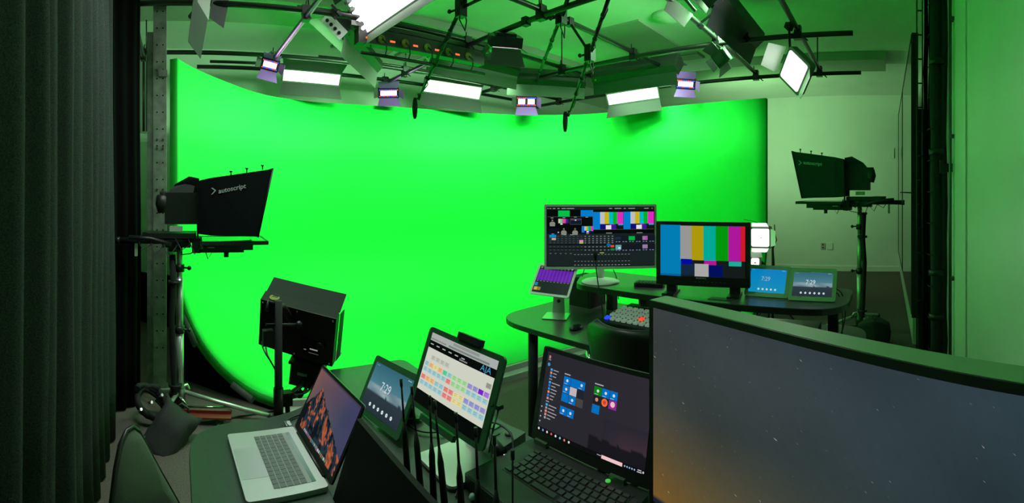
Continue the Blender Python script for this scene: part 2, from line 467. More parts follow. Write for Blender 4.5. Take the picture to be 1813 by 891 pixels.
# riser and trim along the front of the green floor
r_ = MB()
for i in range(NS):
    a = Vector(cyc_cols[i][-1]); b = Vector(cyc_cols[i + 1][-1]); d = (b - a).normalized(); n = Vector((d.y, -d.x, 0))
    if n.dot(Vector((0, 0, 0)) - a) < 0: n = -n
    r_.hull2([(a + n * .004) * 1 - Vector((0, 0, .1)), a + n * .004 - Vector((0, 0, .004)), a + n * .03 - Vector((0, 0, .004)), a + n * .03 - Vector((0, 0, .1))],
             [(b + n * .004) * 1 - Vector((0, 0, .1)), b + n * .004 - Vector((0, 0, .004)), b + n * .03 - Vector((0, 0, .004)), b + n * .03 - Vector((0, 0, .1))])
    r_.hull2([a + n * .03 - Vector((0, 0, .1)), a + n * .03 - Vector((0, 0, .05)), a + n * .11 - Vector((0, 0, .05)), a + n * .11 - Vector((0, 0, .1))],
             [b + n * .03 - Vector((0, 0, .1)), b + n * .03 - Vector((0, 0, .05)), b + n * .11 - Vector((0, 0, .05)), b + n * .11 - Vector((0, 0, .1))])
obj('floor_riser', r_, M_step, cyc, world=True)
# black sheet standing in for the shade below the cove at the left end, and the timber brace
g = MB(); c0 = [Vector(p) for p in cyc_cols[0]]
dd = (front[0] - TP[0]).normalized(); back = Vector((-dd.y, dd.x, 0)); back = back if back.y > 0 else -back
poly = [c0[3]] + c0[4:16] + [Vector((c0[15].x, c0[15].y, 0)), Vector((c0[3].x, c0[3].y, 0))]
outd = Vector((-dd.x, -dd.y, 0)) * .0
sh = back * .10 - Vector((0, 0, .075))
A_ = [Vector((p.x, p.y, max(0.002, p.z - .085))) + back * .02 - Vector((dd.x, dd.y, 0)) * .04 for p in poly]
g.hull2(A_, [p + back * .02 for p in A_])
obj('void_shade_sheet', g, M_void, cyc, world=True)
b1 = WZ(425, 668, .02) + Vector((0, 0, .0)); 
br = MB(); br.tube([W(324, 560, 3.80), W(346, 612, 3.62)], .030, 4); obj('timber_brace', br, M_wood, cyc, world=True)
br = MB(); br.tube([W(412, 682, 3.36), W(447, 709, 3.22)], .030, 4); obj('timber_brace', br, M_wood, cyc, world=True)

# ------------------------------------------------------------------ steel column and pipes at the left
colb = Vector((-.165, 3.66, 0))
t = thing('steel_column', 'tall grey-green perforated steel column standing left of the green screen', 'column', colb)
a_ = R(-2)
m = MB(); m.box((.035, -.03, CEIL / 2), (.085, .012, CEIL)); m.box((-.012, .01, CEIL / 2), (.012, .09, CEIL)); m.box((.082, .01, CEIL / 2), (.012, .09, CEIL))
obj('flange', m, M_steelcol, t)
m = MB(); m.box((-.045, .02, 1.45), (.05, .03, 2.9)); obj('side_angle', m, M_steelcol, t)
hole = None
for k in range(24):
    for sx in (.012, .060):
        z = .35 + k * .135
        if hole is None:
            h = MB(); h.cyl((0, 0, 0), (0, -.003, 0), .006, 8); hole = obj('bolt_hole', h, M_void, t); hole.location = (sx, -.0362, z)
        else: copyobj(hole, 'bolt_hole', t, Matrix.Translation((sx, -.0362, z)))
bolt = None
for z in (1.55, 1.62, 1.95, 2.02, 2.58):
    for sx in (.012, .060):
        if bolt is None:
            h = MB(); h.cyl((0, 0, 0), (0, -.01, 0), .009, 6); bolt = obj('bolt', h, M_rail, t); bolt.location = (sx, -.036, z)
        else: copyobj(bolt, 'bolt', t, Matrix.Translation((sx, -.036, z)))
m = MB(); m.box((.035, 0, .008), (.2, .18, .016)); obj('foot_plate', m, M_steelcol, t)
m = MB(); m.box((.06, -.045, 2.55), (.07, .012, .05)); obj('joint_bracket', m, M_steelcol, t)
cond = thing('wall_conduits', 'three thin dark conduits on the wall between curtain and column', 'conduit', (-.43, 6.1, 1.9))
for k in range(3):
    p = W(253 + k * 7, 60, 6.0); m = MB(); m.cyl((p.x, 6.1, 2.15 + 1.4), (p.x, 6.1, 3.54 - 1.12), .016, 8); obj('conduit', m, M_pipe, cond, world=True)

# ------------------------------------------------------------------ curtains
def curtain(name, label, pts, m, z0, z1, amp, nf, seed):
    rnd = random.Random(seed); P = []
    L = [Vector(p) for p in pts]; n = nf * 8
    for i in range(n + 1):
        t = i / n; q = along(L, t); a = along(L, max(0, t - .001)); b = along(L, min(1, t + .001)); d = (b - a).normalized(); nn = Vector((d.y, -d.x))
        ph = t * nf * 2 * PI; wob = noise.noise(Vector((t * nf * .35, seed, 0)))
        off = amp * (math.sin(ph + wob * 3) * .6 + .5 * noise.noise(Vector((t * nf * 1.1, seed + 5, 0))))
        P.append((q, nn, off, d))
    V = []; F = []
    rows = 10
    for j in range(rows + 1):
        s = j / rows; z = z0 + (z1 - z0) * s
        for i, (q, nn, off, d) in enumerate(P):
            k = 1.0 - .45 * s; o2 = .02 * noise.noise(Vector((i * .05, z * .7, seed)))
            q2 = q + nn * (off * k + o2) + d * .03 * noise.noise(Vector((i * .08, z * .5, seed + 9)))
            V.append((q2.x, q2.y, z))
    W_ = len(P)
    mb = MB(); mb.add(V, [(j * W_ + i, j * W_ + i + 1, (j + 1) * W_ + i + 1, (j + 1) * W_ + i) for j in range(rows) for i in range(W_ - 1)], True)
    o = obj(name, mb, m); sd = o.modifiers.new('s', 'SOLIDIFY'); sd.thickness = .004
    tag(o, label, 'curtain'); return o
curtain('stage_curtain', 'heavy charcoal curtain hanging in deep folds along the left side', [(-.43, 3.02), (-.43, 1.2), (-.45, -.45)], M_curt, .01, CEIL, .06, 18, 2)
curtain('black_drape', 'dead black drape behind the charcoal curtain, beside the steel column', [(-.52, 3.12), (-.40, 3.26), (-.27, 3.40)], M_void, .01, CEIL, .02, 4, 7)
curtain('floor_drape', 'low black drape hanging below the wall behind the steel column', [(-.95, 5.9), (.1, 5.2)], M_void, .01, .62, .03, 6, 11)

# ------------------------------------------------------------------ lighting grid
ZG = 3.10
grid = thing('pipe_grid', 'dark steel pipe grid hung below the ceiling', 'grid', (2.5, 3, ZG))
AX = [(3.58, -.35, 5.48), (4.85, -.35, 5.48), (5.40, .25, 5.48), (2.57, -.35, 5.48), (1.62, -.35, 5.48), (.81, -.35, 5.48)]
AY = [(-.35, .3, 4.85), (1.06, .3, 5.40), (2.69, .3, 5.40), (4.11, .3, 5.40), (5.48, .3, 5.40)]
for (y, x0, x1) in AX:
    m = MB(); m.cyl((x0, y, ZG), (x1, y, ZG), .024, 10); obj('pipe', m, M_pipe, grid, world=True)
for (x, y0, y1) in AY:
    m = MB(); m.cyl((x, y0, ZG - .05), (x, y1, ZG - .05), .024, 10); obj('pipe', m, M_pipe, grid, world=True)
cpl = None
for (y, x0, x1) in AX:
    for (x, y0, y1) in AY:
        if x0 - .01 <= x <= x1 + .01 and y0 - .01 <= y <= y1 + .01:
            M_ = WM[grid.name].inverted() @ Matrix.Translation((x, y, ZG - .025)) @ Matrix.Rotation(random.uniform(-.1, .1), 4, 'Z')
            if cpl is None:
                c = MB(); c.box((0, 0, .03), (.075, .062, .062)); c.box((0, 0, -.03), (.062, .075, .062)); c.cyl((.03, .0, .02), (.10, .01, .05), .007, 6); c.cyl((0, -.03, -.02), (.02, -.09, -.07), .007, 6); c.cyl((0, .02, .05), (.01, .03, .12), .006, 6)
                cpl = obj('pipe_coupler', c, M_blkmetal, grid); cpl.matrix_basis = M_
            else: copyobj(cpl, 'pipe_coupler', grid, M_)
for (x, y) in ((-.35, 4.85), (1.06, 3.58), (2.69, 4.85), (4.11, 3.58), (5.48, 5.4), (5.48, .81), (2.69, 2.57), (4.11, 1.62)):
    m = MB(); m.cyl((x + .03, y + .03, ZG), (x + .03, y + .03, CEIL), .008, 6); obj('hanger_rod', m, M_pipe, grid, world=True)
for (y, x0, x1) in ((3.64, 1.0, 3.4), (4.90, 1.6, 3.6), (5.33, .4, 1.4)):
    m = MB(); m.cyl((x0, y, ZG + .045), (x1, y, ZG + .045), .018, 8); obj('spare_pipe', m, M_pipe, grid, world=True)

# power raceway with sockets along the pipe
t = thing('power_raceway', 'long grey power raceway with orange displays and olive sockets under the pipe grid', 'raceway', (2.15, 3.60, 2.95))
m = MB(); m.box((.05, 0, .0), (1.36, .10, .13)); obj('channel', m, mat('raceway_grey', (.045, .045, .043), .5), t)
m = MB(); m.box((.05, -.03, .09), (1.5, .05, .04)); obj('cover_rail', m, M_pipe, t)
sock = None
for k in range(5):
    xx = -.42 + k * .235
    M1 = Matrix.Translation((xx, -.051, -.015))
    if sock is None:
        q = MB(); q.lathe((0, 0, 0), [(.036, 0), (.036, -.014), (.026, -.014), (.024, -.008), (0.001, -.008)], 14, 'y'); sock = obj('socket', q, M_olive, t); sock.matrix_basis = M1
        q = MB(); q.box((0, 0, 0), (.05, .004, .016)); led = obj('number_display', q, M_orled, t); led.matrix_basis = Matrix.Translation((xx - .12, -.0515, -.02))
    else:
        copyobj(sock, 'socket', t, M1); copyobj(led, 'number_display', t, Matrix.Translation((xx - .12, -.0515, -.02)))
    q = MB(); q.tube([(xx, -.075, -.02), (xx + .02, -.11, -.06), (xx + .03, -.10, -.12), (xx + .05, -.03, -.15)], .006, 6); obj('plug_lead', q, M_blk, t)
m = MB(); m.tube([(-.6, -.03, -.15), (-.2, -.03, -.155), (.3, -.03, -.16), (.75, -.03, -.15)], .016, 6); obj('lead_bundle', m, M_blk, t)

# ------------------------------------------------------------------ light fixtures
def yoke(t, w_, top_local, m=M_blkmetal, arms=True):
    """bracket from the two sides of the fixture up to the point top_local (a pipe)"""
    tl = Vector(top_local); q = MB()
    if arms:
        mid = Vector((0, .06, .12))
        q.tube([(-w_ / 2 - .01, .03, 0), (-w_ / 2 - .01, .05, .06), mid + Vector((-.03, 0, 0))], .008, 6); q.tube([(w_ / 2 + .01, .03, 0), (w_ / 2 + .01, .05, .06), mid + Vector((.03, 0, 0))], .008, 6)
        q.tube([mid, tl], .011, 8)
    else:
        q.box((0, .05, 0), (.16, .03, .06)); q.tube([(0, .06, 0), tl], .013, 8)
    obj('yoke', q, m, t)
    c = MB(); c.box(tl, (.05, .05, .07)); c.cyl(tl + Vector((.02, 0, 0)), tl + Vector((.08, 0, .02)), .006, 6); obj('pipe_clamp', c, M_blkmetal, t)
def flap(t, name, hinge0, hinge1, dirv, length, m, taper=.0, th=.003):
    h0, h1, d = Vector(hinge0), Vector(hinge1), Vector(dirv).normalized()
    ax = (h1 - h0).normalized()
    q = MB(); q.sheet([h0, h1, h1 + d * length + ax * taper, h0 + d * length - ax * taper], th); return obj(name, q, m, t)
def panel_light(label, P, yaw, tilt, w_, h_, facem, power, pipe, roll=0, flapm=M_flap, doors=((.16, 25), (.16, 25)), side=None, depth=.06, lampcol=(1, .98, .96), group=None, spread=120):
    M_ = pose(P, yaw, tilt, roll); t = thing('led_panel_light', label, 'studio light', matrix=M_, group=group)
    q = MB(); q.box((0, depth / 2 + .002, 0), (w_ + .03, depth, h_ + .03)); obj('housing', q, M_housing, t)
    q = MB(); q.box((0, 0, 0), (w_, .004, h_)); obj('diffuser', q, facem, t)
    q = MB()
    for (c, d) in (((0, -.004, h_ / 2 + .008), (w_ + .03, .012, .014)), ((0, -.004, -h_ / 2 - .008), (w_ + .03, .012, .014)), ((w_ / 2 + .008, -.004, 0), (.014, .012, h_)), ((-w_ / 2 - .008, -.004, 0), (.014, .012, h_))): q.box(c, d)
    obj('front_frame', q, M_housing, t)
    for s, (ln, an) in zip((1, -1), doors):
        if ln > 0: flap(t, 'barn_door', (-w_ / 2 - .01, -.01, s * (h_ / 2 + .018)), (w_ / 2 + .01, -.01, s * (h_ / 2 + .018)), (0, -math.cos(R(an)), s * math.sin(R(an))), ln, flapm, .03)
    if side:
        for s, (ln, an) in zip((1, -1), side):
            if ln > 0: flap(t, 'barn_door', (s * (w_ / 2 + .018), -.01, -h_ / 2), (s * (w_ / 2 + .018), -.01, h_ / 2), (s * math.sin(R(an)), -math.cos(R(an)), 0), ln, flapm, .02)
    if pipe is not None:
        yoke(t, w_, M_.inverted() @ Vector(pipe))
    if power: lamp(t, w_, h_, power, lampcol, -.006, spread)
    return t
# slim LED panels on the outer pipes, facing back over the stage
G1 = 'slim LED panels on the outer pipes'
p = W(552, 137, 5.55); panel_light('slim glowing LED panel on the outer pipe, leftmost of the slim panels', p, 188, -34, .70, .135, M_lamp, P_PANEL, (p.x, 5.40, 3.10), roll=-3, flapm=M_doorb, doors=((.17, 60), (.17, 42)), group=G1)
p = W(802, 158, 6.30); panel_light('slim dimmer pinkish LED panel hanging above the middle of the green wall', p, 204, -30, .80, .17, M_lamppk, P_PANEL * .7, (p.x, 5.40, 3.10), roll=-6, flapm=M_doorb, doors=((.20, 62), (.20, 40)), group=G1)
p = W(1120, 170, 6.1); panel_light('slim glowing LED panel below the long bank at the right', p, 250, -30, .70, .145, M_lamp, P_PANEL, (5.48, p.y + .1, 3.05), roll=6, flapm=M_doorb, doors=((.05, 50), (.18, 40)), group=G1)

# colour LED lights
def colour_light(label, P, yaw, tilt, w_, h_, pipe, roll=0, power=P_PURPLE, two=False, seed=0, doors=(.10, .13), sdoor=True, glow=True):
    M_ = pose(P, yaw, tilt, roll); t = thing('colour_led_light', label, 'studio light', matrix=M_)
    q = MB(); q.box((0, .05, 0), (w_ + .03, .09, h_ + .035), bev=.0); q.box((0, .10, 0), (w_ * .7, .04, h_ * .7)); obj('housing', q, M_blkmetal, t)
    if glow:
        if two:
            for s in (-1, 1):
                q = MB(); q.box((s * w_ * .25, -.001, 0), (w_ * .36, .006, h_ * .62)); obj('led_cluster', q, M_pink, t)
        else:
            q = MB(); q.box((0, -.001, 0), (w_ * .86, .006, h_ * .62)); obj('led_cluster', q, M_pink, t)
        rnd = random.Random(seed); qr = MB(); qb = MB()
        for k in range(10):
            x = (k / 9 - .5) * w_ * .92; (qr if rnd.random() < .5 else qb).box((x, -.003, h_ * .41), (w_ * .07, .006, h_ * .12)); (qb if rnd.random() < .45 else qr).box((x, -.003, -h_ * .41), (w_ * .07, .006, h_ * .12))
        obj('red_leds', qr, M_red, t)['kind'] = 'stuff'; obj('blue_leds', qb, M_blue, t)['kind'] = 'stuff'
    else:
        q = MB(); q.box((0, -.001, 0), (w_ * .9, .006, h_ * .7)); obj('led_cluster', q, M_pink if power else M_blk, t)
    flap(t, 'barn_door', (-w_ / 2, -.005, h_ / 2 + .018), (w_ / 2, -.005, h_ / 2 + .018), (0, -.45, .9), doors[0], M_purp if glow else M_flapd, .015)
    flap(t, 'barn_door', (-w_ / 2, -.005, -h_ / 2 - .018), (w_ / 2, -.005, -h_ / 2 - .018), (0, -.75, -.65), doors[1], M_purp if glow else M_flapd, .03)
    if sdoor:
        flap(t, 'barn_door', (w_ / 2 + .016, -.005, -h_ / 2), (w_ / 2 + .016, -.005, h_ / 2), (.6, -.8, -.15), .09, M_purp if glow else M_flapd, .01)
        flap(t, 'barn_door', (-w_ / 2 - .016, -.005, -h_ / 2), (-w_ / 2 - .016, -.005, h_ / 2), (-.85, -.4, 0), .06, M_flapd, .01)
    yoke(t, w_, M_.inverted() @ Vector(pipe))
    if power: lamp(t, w_ * .9, h_ * .7, power, (.75, .35, 1.0), -.012, 110)
    return t
p = W(478, 115, 4.9); colour_light('small pink-lit LED light with barn doors painted as violet-lit, leftmost on the pipe grid', p, 190, -22, .17, .095, (1.06, 4.85, 3.08), roll=-14, seed=1, doors=(.06, .14))
p = W(688, 165, 6.0); colour_light('small pink-lit LED light left of the first foam microphone', p, 202, -20, .25, .10, (p.x, 5.40, 3.1), roll=2, seed=2)
p = W(932, 180, 6.5); colour_light('twin pink LED light with barn doors painted as violet-lit between the two foam microphones', p, 222, -20, .27, .12, (p.x + .05, p.y + .02, 3.1), two=True, seed=3, doors=(.03, .15))
p = W(1214, 149, 5.75); colour_light('small pink-lit LED light at the right end of the long bank', p, 246, -20, .22, .10, (5.48, p.y, 3.05), roll=-4, seed=4)
p = W(893, 82, 4.1); colour_light('unlit-looking LED light with dark barn doors hanging from the centre pipe', p, 28, -62, .26, .14, (2.72, 3.10, 3.04), glow=False, seed=5, power=1.0, doors=(.16, .17))
p = W(1274, 104, 4.35); colour_light('small black spotlight with four barn doors beneath the dark green bank', p, 275, -30, .11, .11, (p.x + .1, 1.62, 3.1), roll=28, glow=False, power=0, doors=(.10, .10))

# long fluorescent banks
def bank(label, A, B, z, face_yaw, tilt, w_, m_body, m_flap, power, doorl=.20, door_ang=(38, 38), endwhite=False, dep=.10, pipes=(), spread=150):
    A = Vector(A); B = Vector(B); c = Vector(((A.x + B.x) / 2, (A.y + B.y) / 2, z)); L = (A - B).length
    az = math.degrees(math.atan2(B.x - A.x, B.y - A.y)); M_ = pose(c, az + face_yaw, tilt, 0); t = thing('fluorescent_bank', label, 'studio light', matrix=M_)
    # housing with chamfered back
    q = MB(); h = w_ / 2; sec = [(-h, 0), (-h, dep * .55), (-h * .6, dep), (h * .6, dep), (h, dep * .55), (h, 0)]
    q.hull2([(-L / 2, y + .03, zz) for zz, y in sec], [(L / 2, y + .03, zz) for zz, y in sec])
    for s in (-1, 1): q.box((0, .0, s * (h - .003)), (L, .062, .006))
    obj('housing', q, m_body, t)
    q = MB(); q.box((0, .024, 0), (L * .97, .004, w_ * .92)); obj('reflector', q, M_bankface, t)
    for k in range(4):
        q = MB(); zz = (k - 1.5) * w_ * .21; q.cyl((-L * .47, .004, zz), (L * .47, .004, zz), .013, 8); obj('tube', q, M_banktube, t)
    for s in (-1, 1):
        q = MB(); q.box((s * (L / 2 + .004), .0, 0), (.008, .10, w_)); obj('end_plate', q, M_white if (endwhite and s == endwhite) else m_body, t)
    if endwhite:
        for k in range(4):
            q = MB(); q.cyl((endwhite * (L / 2 + .008), -.01, (k - 1.5) * w_ * .21), (endwhite * (L / 2 + .016), -.01, (k - 1.5) * w_ * .21), .016, 10); obj('tube_socket', q, M_blk, t)
    for s, an in zip((1, -1), door_ang):
        flap(t, 'barn_door', (-L / 2, -.0, s * (h + .004)), (L / 2, 0, s * (h + .004)), (0, -math.cos(R(an)), s * math.sin(R(an))), doorl, m_flap, .0)
    q = MB(); q.cyl((L * .42, dep * .6, -h * .8), (L * .42 + .05, dep * .6 - .02, -h * .8 - .02), .014, 8); obj('orange_plug', q, M_orange, t)
    for pp in pipes:
        tl = M_.inverted() @ Vector(pp); base = Vector((tl.x, dep, 0)); q = MB(); q.box(base, (.16, .02, .08)); q.tube([base, tl], .012, 8); obj('hanger', q, M_blkmetal, t)
        q = MB(); q.box(tl, (.05, .05, .07)); obj('pipe_clamp', q, M_blkmetal, t)
    if power: lamp(t, L * .95, w_ * .85, power, C_CYC, -.02, spread)
    return t

# face_yaw: +90 / -90 from the direction A->B
bank('long pale green fluorescent bank slanting down with a white socketed end plate', W(592, 50, 3.95), W(655, 118, 5.15), 3.05, -90, -42, .26, M_flapd, M_flap, P_CYC, doorl=.17, endwhite=1, pipes=((1.30, 3.58, 3.1), (2.1, 4.85, 3.1)))
bank('long fluorescent bank behind the first microphone pole, white socketed end at its left', (2.55, 4.12), (3.80, 4.12), 3.10, -90, -45, .23, M_flapd, M_flap, P_CYC, doorl=.16, endwhite=1, pipes=((2.72, 4.2, 3.06), (3.2, 4.15, 3.1)))
bank('fluorescent bank set across the corner above the twin pink light', W(896, 152, 5.75), W(1032, 161, 6.0), 3.04, -90, -45, .22, M_flapd, M_flap, P_CYC * .5, doorl=.14, pipes=((4.11, 4.15, 3.06),))
bank('long dark green fluorescent bank above the right slim LED panel', W(1057, 152, 5.96), W(1203, 134, 5.38), 3.10, -90, -45, .24, M_flapd, M_teal, P_CYC * .5, doorl=.15, pipes=((4.9, 3.58, 3.1), (4.9, 2.57, 3.1)))
bank('large dark green bank with a rounded back at the top right', (3.33, 1.42), (4.50, 1.42), 3.20, -90, -38, .28, M_teal, M_teal, P_CYC * .8, doorl=.17, door_ang=(35, 30), dep=.14, pipes=((4.11, 1.30, 3.06), (3.7, 1.62, 3.1)))
# bright overhead bank seen from below, with its reflector teeth
def overhead():
    C = Vector((1.60, 3.61, 2.975)); L, w_ = 1.25, .46
    M0 = pose(C, 268, -26, 0); c = C + M0.col[0].xyz * (L / 2) + M0.col[2].xyz * (w_ / 2)
    M_ = pose(c, 268, -26, 0); t = thing('overhead_bank', 'large blazing light bank cut off by the top edge of the picture', 'studio light', matrix=M_)
    q = MB(); q.box((0, .07, 0), (L + .04, .12, w_ + .04)); obj('housing', q, M_housing, t)
    q = MB(); q.box((0, .0, 0), (L, .006, w_)); obj('reflector', q, M_lamp, t)
    for k in range(6):
        q = MB(); z = (k - 2.5) * w_ * .16; q.cyl((-L * .49, -.028, z), (L * .49, -.028, z), .016, 8); obj('tube', q, M_tube, t)
    for k in range(7):
        q = MB(); z = (k - 3) * w_ * .155; q.box((-L / 2 + .004, -.03, z), (.05, .05, .02)); q.cyl((-L / 2 + .02, -.050, z), (-L / 2 - .01, -.050, z), .013, 8); obj('tube_holder', q, M_housing, t)
    flap(t, 'barn_door', (-L / 2, -.01, w_ / 2 + .02), (L / 2, -.01, w_ / 2 + .02), (0, -.5, .85), .26, M_flapd)
    flap(t, 'barn_door', (-L / 2, -.01, -w_ / 2 - .02), (L / 2, -.01, -w_ / 2 - .02), (0, -.55, -.85), .075, M_flapl)
    flap(t, 'barn_door', (-L / 2 - .02, -.01, .12), (-L / 2 - .02, -.01, w_ / 2), (-.9, -.3, 0), .16, M_flapd)
    q = MB(); q.box((-L / 2 + .00, .02, -w_ * .5 - .03), (.07, .05, .04)); obj('orange_plug', q, M_orange, t)
    q = MB(); q.tube([(-L / 2 - .01, .04, -w_ * .5), (-L / 2 - .05, .05, -w_ * .65), (-L / 2 + .02, .0, -w_ * .75), (-L / 2 + .06, .02, -w_ * .5)], .006, 6); obj('lead', q, M_blk, t)
    inv_ = M_.inverted()
    q = MB(); q.tube([inv_ @ Vector((1.72, 3.52, 3.1)), inv_ @ Vector((1.80, 3.58, 3.10))], .018, 8); q.box((.0, .14, .1), (.10, .04, .10)); q.tube([Vector((-.3, .14, .1)), inv_ @ Vector((1.85, 3.2, 3.35)), inv_ @ Vector((1.80, 3.58, 3.12))], .012, 8); obj('hanger', q, M_blkmetal, t)
    lamp(t, L * .95, w_ * .9, P_KEY, (1, 1, 1), -.07, 150)
overhead()

def planar(pts, d3):
    P = [W(*pts[i], d3[i]) for i in range(3)]; n = (P[1] - P[0]).cross(P[2] - P[0])
    for p in pts[3:]:
        r = W(*p, 1.0) - Vector((0, 0, EYE)); e = Vector((0, 0, EYE)); P.append(e + r * ((P[0] - e).dot(n) / r.dot(n)))
    return P
# barn doors hanging into the picture at the top left (their fixture is above the frame)
def hanging_doors():
    c = W(372, -30, 3.25); M_ = pose(c, 20, -60, 0)
    t = thing('hanging_light', 'overhead light above the top left of the picture with three long barn doors hanging down', 'studio light', c)
    q = MB(); q.box((0, .0, .06), (.42, .30, .12)); obj('housing', q, M_housing, t)
    d = 3.3
    q = MB(); q.sheet(planar([(343, -8), (368, 34), (355, 104), (333, 74)], (d - .1, d, d + .05)), .004); obj('barn_door', q, mat('grey_door_green_lit', (.05, .10, .055), .6), t, world=True)  # grey door, green bounce light put into its colour
    q = MB(); q.sheet(planar([(345, -14), (374, -14), (369, 36), (349, 4)], (d, d + .2, d + .2)), .004); obj('barn_door', q, M_flapl, t, world=True)
    q = MB(); q.sheet(planar([(376, -14), (408, -14), (396, 50), (371, 32)], (d + .25, d + .3, d + .35)), .004); obj('barn_door', q, M_teal, t, world=True)
    q = MB(); q.tube([W(346, -10, d), W(345, 20, d - .02), W(337, 30, d - .05)], .02, 8); obj('knuckle', q, M_housing, t, world=True)
    q = MB(); q.tube([Vector(c), Vector((c.x, 3.0, 3.10)), Vector((-.35, 3.0, 3.05))], .014, 8); obj('hanger', q, M_blkmetal, t, world=True)
hanging_doors()
def pale_doors():
    c = W(1205, -28, 3.2)
    t = thing('pale_door_light', 'light with pale grey barn doors at the top edge, left of the dark green bank', 'studio light', c)
    q = MB(); q.box((0, 0, .05), (.34, .24, .14)); obj('housing', q, M_housing, t)
    d = 3.6
    q = MB(); q.sheet(planar([(1186, -8), (1227, 26), (1211, 48), (1176, 18)], (d - .1, d + .1, d + .05)), .004); obj('barn_door', q, M_flapl, t, world=True)
    q = MB(); q.sheet(planar([(1226, -10), (1265, -6), (1250, 24), (1232, 2)], (d, d + .05, d + .1)), .004); obj('barn_door', q, M_flapl, t, world=True)
    q = MB(); q.tube([W(1206, -8, d), W(1215, 0, d + .03), W(1226, 14, d + .06), W(1232, 20, d + .06)], .014, 8); obj('knuckle', q, M_housing, t, world=True)
    q = MB(); q.tube([Vector(c), Vector((c.x, 1.62, 3.1))], .014, 8); obj('hanger', q, M_blkmetal, t, world=True)
pale_doors()

# square panel turned on its corner at the right
def square_panel(label, P, yaw, tilt, roll, s, power, doors, hang=None, stand=None, face=M_lamp):
    M_ = pose(P, yaw, tilt, roll); t = thing('square_led_panel', label, 'studio light', matrix=M_)
    q = MB(); q.box((0, .035, 0), (s + .05, .06, s + .05), bev=.03); obj('housing', q, M_housing, t)
    q = MB(); q.box((0, -.0, 0), (s, .006, s), bev=.02); obj('diffuser', q, face, t)
    for (h0, h1, dv, ln, inner) in doors:
        h0 = Vector(h0) * s; h1 = Vector(h1) * s
        f = flap(t, 'barn_door', h0, h1, dv, ln * s, M_door, -.02)
    if hang is not None: yoke(t, s, M_.inverted() @ Vector(hang))
    if power: lamp(t, s, s, power, (1, 1, .98), -.008, 150)
    return t
square_panel('square white LED panel turned on its corner with open doors, top right', W(1405, 126, 3.75), 308, -12, 45, .25, P_SQUARE,
    [((-.5, -.05, .66), (.5, -.05, .66), (0, -.74, .67), .60, 0), ((-.5, 0, -.60), (.5, 0, -.60), (0, -.55, -.83), .42, 0)], hang=(3.95, .86, 3.08))
P = W(1346, 421, 5.0)
t = square_panel('square white LED panel on a black stand right of the colour bar monitor', P, 262, -2, 0, .20, 2.0,
    [((-.5, 0, .58), (.5, 0, .58), (0, -.9, .55), .55, 0), ((-.5, 0, -.58), (.5, 0, -.58), (0, -.95, -.35), .45, 0), ((.58, 0, -.5), (.58, 0, .5), (.75, -.5, 0), .35, 0)])
q = MB(); b = W(1368, 430, 5.12); q.cyl((b.x, b.y, 0.02), (b.x, b.y, P.z + .05), .014, 10); obj('stand_pole', q, M_blkmetal, t, world=True)
for k in range(3):
    q = MB(); a = 2.1 * k + .4; q.cyl((b.x, b.y, .45), (b.x + .4 * math.cos(a), b.y + .4 * math.sin(a), .015), .010, 8); obj('stand_leg', q, M_blkmetal, t, world=True)
q = MB(); q.tube([P, Vector((b.x, b.y, P.z))], .012, 8); q.box((b.x, b.y, P.z), (.05, .05, .07)); obj('mount', q, M_blkmetal, t, world=True)
q = MB(); q.tube([W(1371, 398, 5.1), W(1372, 415, 5.05), W(1375, 425, 5.1), W(1369, 440, 5.0), W(1371, 470, 5.1)], .006, 6); q.tube([W(1317, 389, 4.9), W(1335, 392, 4.9), W(1345, 396, 4.95)], .003, 5); obj('cable', q, M_blk, t, world=True)
P = W(1337, 464, 5.05)
t = square_panel('small lit LED head low on a stand, half hidden behind the colour bar monitor', P, 256, 25, 0, .09, .5, [((-.9, 0, .6), (.9, 0, .6), (.0, -.6, .8), .9, 0)])
q = MB(); q.cyl(P, (P.x + .12, P.y, .02), .014, 8); obj('stand_pole', q, M_blkmetal, t, world=True)
q = MB(); q.hull2([W(1326, 453, 5.1), W(1340, 455, 5.1), W(1356, 468, 5.1), W(1328, 470, 5.1)], [W(1326, 453, 5.2), W(1340, 455, 5.2), W(1356, 468, 5.2), W(1328, 470, 5.2)]); obj('cowl', q, M_blkmetal, t, world=True)

